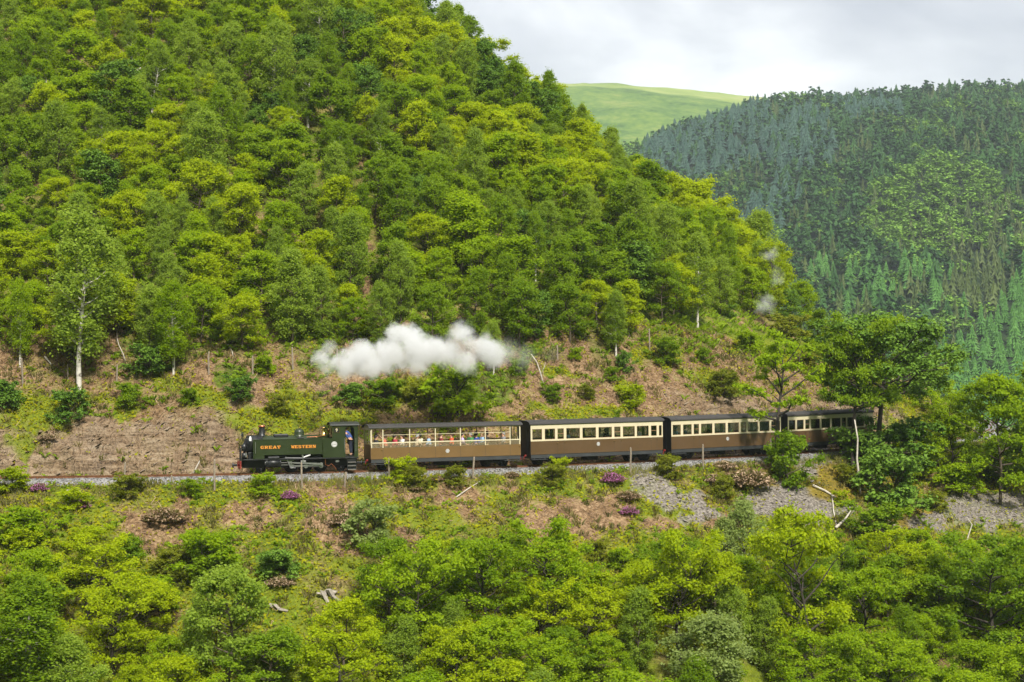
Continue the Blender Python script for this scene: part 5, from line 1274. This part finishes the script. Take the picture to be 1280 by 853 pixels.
def ground_cover():
    rng = np.random.default_rng(77)
    def pick(n, k, **kw):
        x, y, z, d = samples(n, rng, **kw); W = cover(x, y); m = rng.random(len(x)) < np.clip(W[:, k] * 1.25, 0, 1); return x[m], y[m], z[m], d[m]
    # bilberry mats
    x, y, z, d = pick(190000, BILB); n = len(x); lump = fbm(x * 1.1, y * 1.1, 2)
    C = np.stack([x, y, z + rng.uniform(.0, .28, n) * (.3 + 1.1 * lump)], 1); N = rng.normal(size=(n, 3)) * .6 + [0, -.25, .8]; N /= np.linalg.norm(N, axis=1, keepdims=True)
    V, F = leaf_quads(C, N, rng.uniform(.08, .17, n), rng); tn = np.clip(rng.normal(.5, .2, n) + (fbm(x / 1.5, y / 1.5, 2) - .5) * 1.1, 0, 1)
    stuff('bilberry_cover', V, F, LEAF['bilberry'], 'low yellow-green bilberry mats on the slopes beside the track', 'ground cover', np.repeat(tn, 4))
    # bracken fronds
    x, y, z, d = pick(13000, FERN); n = len(x); m = 9
    a = rng.uniform(0, 6.28, (n, m)); L = rng.uniform(.18, .46, (n, m)); b = np.stack([x, y, z], 1)[:, None, :] + np.zeros((n, m, 3))
    mid = b + np.stack([np.cos(a) * L * .5, np.sin(a) * L * .5, L * .75], -1); tip = b + np.stack([np.cos(a) * L, np.sin(a) * L, L * .72], -1)
    V1, F1 = blades(b.reshape(-1, 3), mid.reshape(-1, 3), .015, .06, rng); V2, F2 = blades(mid.reshape(-1, 3), tip.reshape(-1, 3), .06, .01, rng)
    t1 = np.repeat(np.repeat(rng.random(n), m) * .6 + rng.random(n * m) * .4, 4)
    stuff('bracken_cover', np.concatenate([V1, V2]), np.concatenate([F1, F2 + len(V1)]), LEAF['fern'], 'green bracken fronds scattered over the slopes', 'ferns', np.concatenate([t1, t1]))
    # dead bracken and litter
    x, y, z, d = pick(130000, BROWN); n = len(x); a = rng.uniform(0, 6.28, n); L = rng.uniform(.10, .42, n)
    b = np.stack([x, y, z + rng.uniform(0, .06, n)], 1); tip = b + np.stack([np.cos(a) * L, np.sin(a) * L - .05, rng.uniform(-.25, .75, n) * L + np.where(d > 0, 1, .6) * np.sin(a) * L * .6], 1)
    V, F = blades(b, tip, .018, .012, rng); tn = np.clip(rng.normal(.45, .25, n) + (fbm(x / 1.2, y / 1.2, 3) - .5) * .9, 0, 1)
    stuff('dead_bracken', V, F, LEAF['dead'], 'brown dead bracken and heather litter on the banks', 'litter', np.repeat(tn, 4))
    # dark heathery tufts on banks
    x, y, z, d = samples(16000, rng); W = cover(x, y); q = fbm(x / 1.9 + 7, y / 1.9, 3); mk = (q > .48) & (W[:, SCREE] < .4) & (rng.random(len(x)) < .6); x, y, z = x[mk], y[mk], z[mk]; n = len(x); m = 12
    a = rng.uniform(0, 6.28, (n, m)); L = rng.uniform(.12, .40, (n, m)); b = np.stack([x, y, z], 1)[:, None, :] + rng.normal(0, .09, (n, m, 3)) * [1, 1, .1]
    tip = b + np.stack([np.cos(a) * L * .5, np.sin(a) * L * .5, L], -1); V, F = blades(b.reshape(-1, 3), tip.reshape(-1, 3), .02, .03, rng)
    stuff('heath_tufts', V, F, LEAF['heather'], 'dark olive heath tufts dotted over the banks', 'heath', np.repeat(np.repeat(rng.random(n), m), 4))
    # ragged scrub: many small leafy clumps running into each other
    x, y, z, d = samples(7500, rng, -10, 14); W = cover(x, y); q = fbm(x / 2.4 + 60, y / 2.4, 3); mk = (q > .47) & (W[:, SCREE] + W[:, ROCK] < .45) & (rng.random(len(x)) < .33); x, y, z = x[mk], y[mk], z[mk]; n, m = len(x), 46
    rr = rng.uniform(.14, .48, n)[:, None]; dv = rng.normal(size=(n, m, 3)); dv /= np.linalg.norm(dv, axis=2, keepdims=True); dv[..., 2] = np.abs(dv[..., 2])
    C = np.stack([x, y, z], 1)[:, None, :] + dv * (rr * rng.uniform(.3, 1.15, (n, m)))[..., None] * [1, 1, .8]; N = dv * .7 + rng.normal(0, .6, (n, m, 3)) + [0, 0, .5]; N /= np.linalg.norm(N, axis=2, keepdims=True)
    C, N = C.reshape(-1, 3), N.reshape(-1, 3); V, F = leaf_quads(C, N, rng.uniform(.06, .13, len(C)), rng); tn = np.repeat(rng.random(n), m) * .7 + rng.random(n * m) * .3; hue = np.repeat(rng.random(n), m)
    for nm, lf, a, b, lb in (('olive_scrub', 'olive', 0, .36, 'ragged olive scrub over the banks'), ('green_scrub', 'mid', .36, .68, 'ragged green scrub over the banks'), ('dry_scrub', 'heather', .68, 1.01, 'ragged brownish dry scrub over the banks')):
        k = (hue >= a) & (hue < b); V2 = V.reshape(-1, 4, 3)[k].reshape(-1, 3); stuff(nm, V2, np.arange(len(V2)).reshape(-1, 4), LEAF[lf], lb, 'scrub', np.repeat(tn[k], 4))
    # grass and weeds at the track edge
    s = rng.uniform(-24, 80, 1500); o_ = rng.uniform(1.7, 3.0, 1500) ; P = track_pt(s, o_); z = height(P[:, 0], P[:, 1]); n, m = len(s), 9
    a = rng.uniform(0, 6.28, (n, m)); L = rng.uniform(.10, .45, (n, m)) * (.4 + 1.2 * fbm(s / 2.2, s * 0, 3)[:, None]); b = np.stack([P[:, 0], P[:, 1], z], 1)[:, None, :] + rng.normal(0, .07, (n, m, 3)) * [1, 1, 0]
    tip = b + np.stack([np.cos(a) * L * .45, np.sin(a) * L * .45, L], -1); V, F = blades(b.reshape(-1, 3), tip.reshape(-1, 3), .014, .006, rng)
    stuff('trackside_grass', V, F, LEAF['grass'], 'thin dry grass along the ballast edge', 'grass', np.repeat(np.repeat(rng.random(n), m), 4))
    # moss
    x, y, z, d = pick(60000, MOSS); n = len(x); C = np.stack([x, y, z + rng.uniform(0, .12, n)], 1); N = rng.normal(size=(n, 3)) * .5 + [0, -.25, .9]; N /= np.linalg.norm(N, axis=1, keepdims=True)
    V, F = leaf_quads(C, N, rng.uniform(.07, .15, n), rng); stuff('orange_moss', V, F, LEAF['moss'], 'orange-yellow moss and dry grass on the slope under the oaks', 'moss', np.repeat(np.clip(rng.normal(.5, .25, n), 0, 1), 4))
    # scree and rock chips
    x, y, z, d = pick(30000, SCREE); n = len(x); V, F = scatter_stones(np.stack([x, y, z + .01], 1), rng.uniform(.05, .17, n) * rng.uniform(.6, 1.3, n), .4, .5)
    stuff('scree_stones', V, F, M_SLATES, 'grey slate scree on the slope below the rear coaches', 'scree')
    x, y, z, d = pick(7000, ROCK, dlo=1.8, dhi=8); n = len(x); V, F = scatter_stones(np.stack([x, y, z - .02], 1), rng.uniform(.05, .16, n), .35, .35, .42)
    stuff('rock_chips', V, F, M_TAN, 'broken flat rock fragments on the bare cutting', 'rock fragments')
    # undergrowth of the wood
    x, y, z, d = samples(40000, rng, 11, 60, -30, 110); q = fbm(x / 3, y / 3, 3); mk = (q > .42) & (rng.random(len(x)) < .4); x, y, z = x[mk], y[mk], z[mk]; n, m = len(x), 7
    a = rng.uniform(0, 6.28, (n, m)); L = rng.uniform(.2, .5, (n, m)); b = np.stack([x, y, z], 1)[:, None, :] + np.zeros((n, m, 3)); tip = b + np.stack([np.cos(a) * L, np.sin(a) * L, L * .8], -1)
    V, F = blades(b.reshape(-1, 3), tip.reshape(-1, 3), .03, .07, rng); stuff('woodland_ferns', V, F, LEAF['fern'], 'ferns covering the ground between the trees of the wood', 'ferns', np.repeat(np.repeat(rng.random(n), m), 4))
ground_cover()

# ------------------------------------------------------------------ the far valley side
def conifer(seed, tiers, pts, rad, thin=0.0):
    """small spruce: drooping jagged skirts around a stem, height 1"""
    rng = np.random.default_rng(seed); V = []; F = []
    for t in range(tiers):
        u = t / tiers; zc = .10 + .86 * u; r = rad * (1 - u) ** .85 * rng.uniform(.8, 1.1) + .012; hh = .95 / tiers * rng.uniform(1.5, 2.0)
        a0 = rng.uniform(0, 6.28); b = len(V); V.append((0, 0, min(1.0, zc + hh)))
        for k in range(pts):
            a = a0 + 2 * math.pi * k / pts; q = r * rng.uniform(.65, 1.2)
            V.append((q * math.cos(a), q * math.sin(a), zc - rng.uniform(0, .03)))
            a += math.pi / pts; q = r * rng.uniform(.3, .55); V.append((q * math.cos(a), q * math.sin(a), zc + hh * .25))
        for k in range(2 * pts):
            if rng.random() < thin: continue
            F.append((b, b + 1 + k, b + 1 + (k + 1) % (2 * pts)))
    b = len(V); V += [(.012, 0, -.05), (-.008, .01, -.05), (-.008, -.01, -.05), (0, 0, .8)]; F += [(b, b + 1, b + 3), (b + 1, b + 2, b + 3), (b + 2, b, b + 3)]
    return np.array(V), np.array(F)
def far_broad(seed):
    rng = np.random.default_rng(seed); pc = rng.normal(0, .22, (14, 3)) * [1, 1, .8] + [0, 0, .55]; pr = rng.uniform(.14, .24, 14)
    V, F, T = pad_leaves(pc, pr, 800, .8, .10, rng, 1.4, .2, .45); F3 = np.concatenate([F[:, [0, 1, 2]], F[:, [0, 2, 3]]])
    return V, F3
def far_pine(seed):
    rng = np.random.default_rng(seed); pc = rng.normal(0, .11, (10, 3)) * [1, 1, 0] + np.stack([0 * np.arange(10), 0 * np.arange(10), np.linspace(.32, .90, 10)], 1); pr = np.linspace(.24, .12, 10) * rng.uniform(.8, 1.2, 10)
    V, F, T = pad_leaves(pc, pr, 420, .6, .12, rng, .7, .2, .6); F3 = np.concatenate([F[:, [0, 1, 2]], F[:, [0, 2, 3]]])
    return V, F3
def far_forest():
    rng = np.random.default_rng(31); gx, gy = np.meshgrid(np.arange(30, 560, 6.0), np.arange(440, 1215, 6.4)); x = gx.ravel() + rng.uniform(-3.4, 3.4, gx.size); y = gy.ravel() + rng.uniform(-3.6, 3.6, gx.size)
    z = height(x, y, False); px, py = project(x, y, z); k = (px > 740) & (px < 1310) & (py < 640); x, y, z, px, py = (q[k] for q in (x, y, z, px, py))
    n1 = fbm(x / 45, y / 80, 3); n2 = fbm(x / 16 + 11, y / 45, 3); n = len(x)
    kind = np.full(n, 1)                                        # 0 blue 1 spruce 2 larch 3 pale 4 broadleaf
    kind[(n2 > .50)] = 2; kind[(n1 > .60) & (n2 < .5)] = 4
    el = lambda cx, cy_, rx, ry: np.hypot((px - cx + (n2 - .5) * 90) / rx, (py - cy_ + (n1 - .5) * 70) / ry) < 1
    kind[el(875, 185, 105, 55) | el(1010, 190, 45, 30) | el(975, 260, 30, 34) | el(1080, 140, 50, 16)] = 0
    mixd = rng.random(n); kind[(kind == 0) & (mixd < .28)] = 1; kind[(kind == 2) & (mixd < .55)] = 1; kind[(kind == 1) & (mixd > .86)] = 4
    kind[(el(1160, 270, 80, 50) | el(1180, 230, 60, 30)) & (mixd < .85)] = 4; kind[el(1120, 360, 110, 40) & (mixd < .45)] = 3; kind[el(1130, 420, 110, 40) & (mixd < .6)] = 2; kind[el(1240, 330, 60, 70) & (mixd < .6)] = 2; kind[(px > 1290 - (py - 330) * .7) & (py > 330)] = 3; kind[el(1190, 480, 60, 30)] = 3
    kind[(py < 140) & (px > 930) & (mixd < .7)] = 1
    h = rng.uniform(6.5, 13, n); h[kind == 3] *= 1.05; h[kind == 4] *= .8; h[kind == 0] *= 1.05
    hi = [conifer(i, 11, 9, .27) for i in range(3)]; lo = [[conifer(10 + i, 6, 7, .34) for i in range(3)], [conifer(20, 6, 7, .34), far_pine(3), far_pine(4)], [conifer(30 + i, 6, 5, .20, .2) for i in range(3)], [conifer(40 + i, 7, 7, .29) for i in range(3)], [far_broad(i) for i in range(3)]]
    pale = np.nonzero(kind == 3)[0]; near = pale[np.argsort(y[pale])][:260]; single = np.zeros(n, bool); single[near] = True
    ms = [mesh_np('spruce_tree', V, F, (LEAF['pale'],), False, {'tint': np.random.default_rng(i).random(len(V)) * .6 + .2}) for i, (V, F) in enumerate(hi)]
    for i in near:
        o = bpy.data.objects.new('spruce_tree', ms[rng.integers(3)]); o.location = (x[i], y[i], z[i] - .3); w = h[i] * rng.uniform(.9, 1.15); o.scale = (w, w, h[i]); o.rotation_euler = (0, 0, rng.uniform(0, 6.28)); link(o)
        far = 'lower right' if px[i] > 1150 else 'valley bottom'
        tag(o, 'pale green spruce in the young plantation across the valley at ' + ('the right edge' if px[i] > 1150 else 'centre right'), 'tree', 'pale plantation spruces, ' + far)
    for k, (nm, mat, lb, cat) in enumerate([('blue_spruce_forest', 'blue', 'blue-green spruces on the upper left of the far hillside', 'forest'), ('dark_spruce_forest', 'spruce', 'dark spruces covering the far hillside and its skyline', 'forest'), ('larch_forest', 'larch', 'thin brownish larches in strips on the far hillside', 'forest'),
                                        ('pale_spruce_forest', 'pale', 'pale green spruces behind the near plantation trees', 'forest'), ('far_broadleaf_wood', 'wood', 'rounded green broadleaf patch in the far conifer forest', 'forest')]):
        idx = np.nonzero((kind == k) & ~single)[0]; Vs, Fs, Ts = [], [], []; b = 0
        for v in range(3):
            ii = idx[v::3]
            if not len(ii): continue
            V, F = lo[k][v]; a = rng.uniform(0, 6.28, len(ii)); c, s = np.cos(a)[:, None], np.sin(a)[:, None]; hh = h[ii][:, None]; w = hh * rng.uniform(.85, 1.2, (len(ii), 1))
            X = (V[None, :, 0] * c - V[None, :, 1] * s) * w + x[ii][:, None]; Y = (V[None, :, 0] * s + V[None, :, 1] * c) * w + y[ii][:, None]; Z = V[None, :, 2] * hh + z[ii][:, None] - .3
            Vs.append(np.stack([X, Y, Z], -1).reshape(-1, 3)); Fs.append((F[None] + (np.arange(len(ii)) * len(V))[:, None, None]).reshape(-1, 3) + b); b += len(ii) * len(V)
            Ts.append((np.clip(rng.normal(.5, .25, (len(ii), 1)), 0, 1) * .75 + rng.random((1, len(V))) * .25).ravel())
        if Vs: stuff(nm, np.concatenate(Vs), np.concatenate(Fs), LEAF[mat], lb, cat, np.concatenate(Ts))
far_forest()
# sheep and a field boundary on the grassy hill are mere dots: small pale sheep
def sheep():
    wool = paint('wool', (.72, .70, .64), .95, 0, .08, 3)
    rg = random.Random(4)
    m = MB().lathe([(.02, -.55), (.24, -.48), (.33, -.2), (.34, .2), (.25, .45), (.02, .52)], (0, 0, .72), 'x', 10); me = m.mesh('fleece', wool, True)
    hd = MB().lathe([(.02, .0), (.11, .05), (.10, .22), (.05, .32), (.02, .33)], (.45, 0, .92), 'x', 8).mesh('head', M_BLACK, True)
    lg = MB()
    for x in (-.3, .3):
        for y in (-.14, .14): lg.tube([(x, y, .5), (x, y, 0)], [.06, .035], 5)
    lm = lg.mesh('legs', M_BLACK)
    for k, (px, yy) in enumerate([(768, 2070), (775, 2080), (790, 2060), (800, 2090), (812, 2075), (826, 2085), (846, 2080), (876, 2075)]):
        x = (px - 640) / F_PX * yy; r = empty('sheep', (x, yy, float(height(x, yy, False))), (0, 0, rg.uniform(0, 6))); r.scale = (1.8, 1.8, 1.8)
        link(bpy.data.objects.new('fleece', me), r); link(bpy.data.objects.new('head', hd), r); link(bpy.data.objects.new('legs', lm), r)
        tag(r, 'tiny white sheep grazing along the top of the far grassy hill', 'sheep', 'sheep on the far grassy hill')
sheep()

# ------------------------------------------------------------------ steam and air
def steam(name, puffs, label, dens, seed, noise_amp=.9, scale=.75, edge=(.06, .40)):
    """puffs: (px, py, radius px, weight) in the vertical surface above the track; one closed hull, density shaped by the puffs"""
    t = NT(name + '_vapour'); geo = t.n('ShaderNodeNewGeometry').outputs['Position']
    ns = t.n('ShaderNodeTexNoise', {'Vector': geo, 'Scale': scale, 'Detail': 6, 'Roughness': .66}); off = t.n('ShaderNodeVectorMath', {0: ns.outputs['Color'], 1: (.5, .5, .5)}, operation='SUBTRACT')
    sc = t.n('ShaderNodeVectorMath', {0: off.outputs[0]}, operation='SCALE'); sc.inputs['Scale'].default_value = noise_amp * 2.4
    pos = t.n('ShaderNodeVectorMath', {0: geo, 1: sc.outputs[0]}, operation='ADD').outputs[0]
    acc = None; pts = []
    rg = np.random.default_rng(seed)
    for px, py, rp, w in puffs:
        for _ in range(3):                                        # settle on the track's own distance at this column
            ss = np.linspace(-20, 110, 1301); P = track_pt(ss); q = np.argmin(np.abs(640 + F_PX * P[:, 0] / P[:, 1] - px)); Y = P[q, 1]
        Y += 1.2 + rg.uniform(-.5, .5); c = np.array([(px - 640) / F_PX * Y, Y, CAM_H + (HOR - py) / F_PX * Y]); r = rp * Y / F_PX; pts.append((c, r))
        d = t.n('ShaderNodeVectorMath', {0: pos, 1: tuple(c)}, operation='DISTANCE').outputs['Value']
        f = t.math('MULTIPLY', t.math('SUBTRACT', 1.0, t.math('DIVIDE', d, r * 1.25), clamp=True), w)
        acc = f if acc is None else t.math('MAXIMUM', acc, f)
    a2 = t.math('MULTIPLY', t.n('ShaderNodeMapRange', {'Value': acc, 'From Min': edge[0], 'From Max': edge[1]}, interpolation_type='SMOOTHSTEP').outputs[0], t.math('MULTIPLY', acc, dens))
    fine = t.math('MULTIPLY_ADD', t.noise(geo, scale * 3.2, 4, .6), 3.6, -.75)
    v = t.n('ShaderNodeVolumePrincipled', {'Color': (.96, .965, .97, 1), 'Density': t.math('MULTIPLY', a2, fine), 'Anisotropy': .1})
    t.t.links.new(v.outputs[0], t.out.inputs['Volume'])
    C = np.array([p[0] for p in pts]); Rr = np.array([p[1] for p in pts])[:, None] * 1.25 + noise_amp * .55
    mn = (C - Rr).min(0); mxx = (C + Rr).max(0)
    # hull: rounded box following the plume
    nu, nv = 24, 14; V = []; F = []
    xs = np.linspace(mn[0], mxx[0], nu)
    for x in xs:
        lo, hi_, y0, y1 = 1e9, -1e9, 1e9, -1e9
        for (c, r), rr in zip(pts, Rr[:, 0]):
            h2 = rr * rr - (x - c[0]) ** 2
            if h2 > 0: g = math.sqrt(h2); lo, hi_, y0, y1 = min(lo, c[2] - g), max(hi_, c[2] + g), min(y0, c[1] - g), max(y1, c[1] + g)
        if hi_ < lo:
            j = np.argmin(np.abs(C[:, 0] - x)); lo, hi_, y0, y1 = C[j, 2] - .02, C[j, 2] + .02, C[j, 1] - .02, C[j, 1] + .02
        for k in range(nv):
            a = 2 * math.pi * k / nv; V.append((x, (y0 + y1) / 2 + (y1 - y0) / 2 * 1.12 * math.cos(a), (lo + hi_) / 2 + (hi_ - lo) / 2 * 1.12 * math.sin(a)))
    for i in range(nu - 1):
        for k in range(nv): F.append((i * nv + k, i * nv + (k + 1) % nv, (i + 1) * nv + (k + 1) % nv, (i + 1) * nv + k))
    F.append(tuple(range(nv - 1, -1, -1))); F.append(tuple(range((nu - 1) * nv, nu * nv)))
    me = bpy.data.meshes.new(name); me.from_pydata(V, [], F); me.materials.append(t.m); me.update()
    o = link(bpy.data.objects.new(name, me)); t.m.cycles.volume_step_rate = 1.0
    return tag(o, label, 'steam', kind='stuff')
def plume():
    rg = random.Random(12); P = [(402, 448, 13, .8), (410, 436, 11, .7), (417, 456, 12, .7), (406, 464, 9, .5)]
    for k in range(30):                                           # lumpy main body, thinning to the right
        u = k / 29; x = 432 + u * 188 + rg.uniform(-5, 5); top = np.interp(x, [430, 455, 480, 496, 515, 535, 552, 575, 600, 622], [440, 428, 430, 404, 408, 418, 424, 404, 410, 432]); bot = np.interp(x, [430, 480, 540, 600, 622], [470, 474, 470, 462, 458])
        r_ = rg.uniform(13, 21); P.append((x, rg.uniform(top + r_ * .7, bot - r_ * .6), r_, (1.0 if x < 560 else .62) * rg.uniform(.7, 1.1)))
    P += [(496, 418, 15, 1.0), (512, 420, 15, 1.0), (578, 416, 14, .6), (635, 440, 24, .26), (655, 446, 28, .20), (690, 440, 32, .13), (735, 425, 36, .09), (405, 484, 26, .15), (365, 478, 22, .09), (345, 498, 14, .1), (335, 518, 9, .12)]
    steam('steam_plume', P, 'white steam plume drifting behind the chimney above the first coach', 5.0, 1, .62, 1.5, (.05, .42))
plume()
steam('steam_wisp', [(963, 318, 11, .8), (971, 348, 10, .7), (958, 380, 13, .9), (968, 335, 9, .5), (950, 384, 9, .6)], 'faint wisp of steam before the right end of the wooded ridge', .7, 2, .9, 1.4)

def haze():
    t = NT('valley_air'); v = t.n('ShaderNodeVolumePrincipled', {'Color': (.80, .88, 1.0, 1), 'Density': .00013, 'Anisotropy': .2}); t.t.links.new(v.outputs[0], t.out.inputs['Volume'])
    o = MB().box(-6200, 7200, -1600, 9200, -75, 480).build('haze', t.m); tag(o, 'thin blue summer haze filling the valley', 'haze', kind='stuff')
haze()
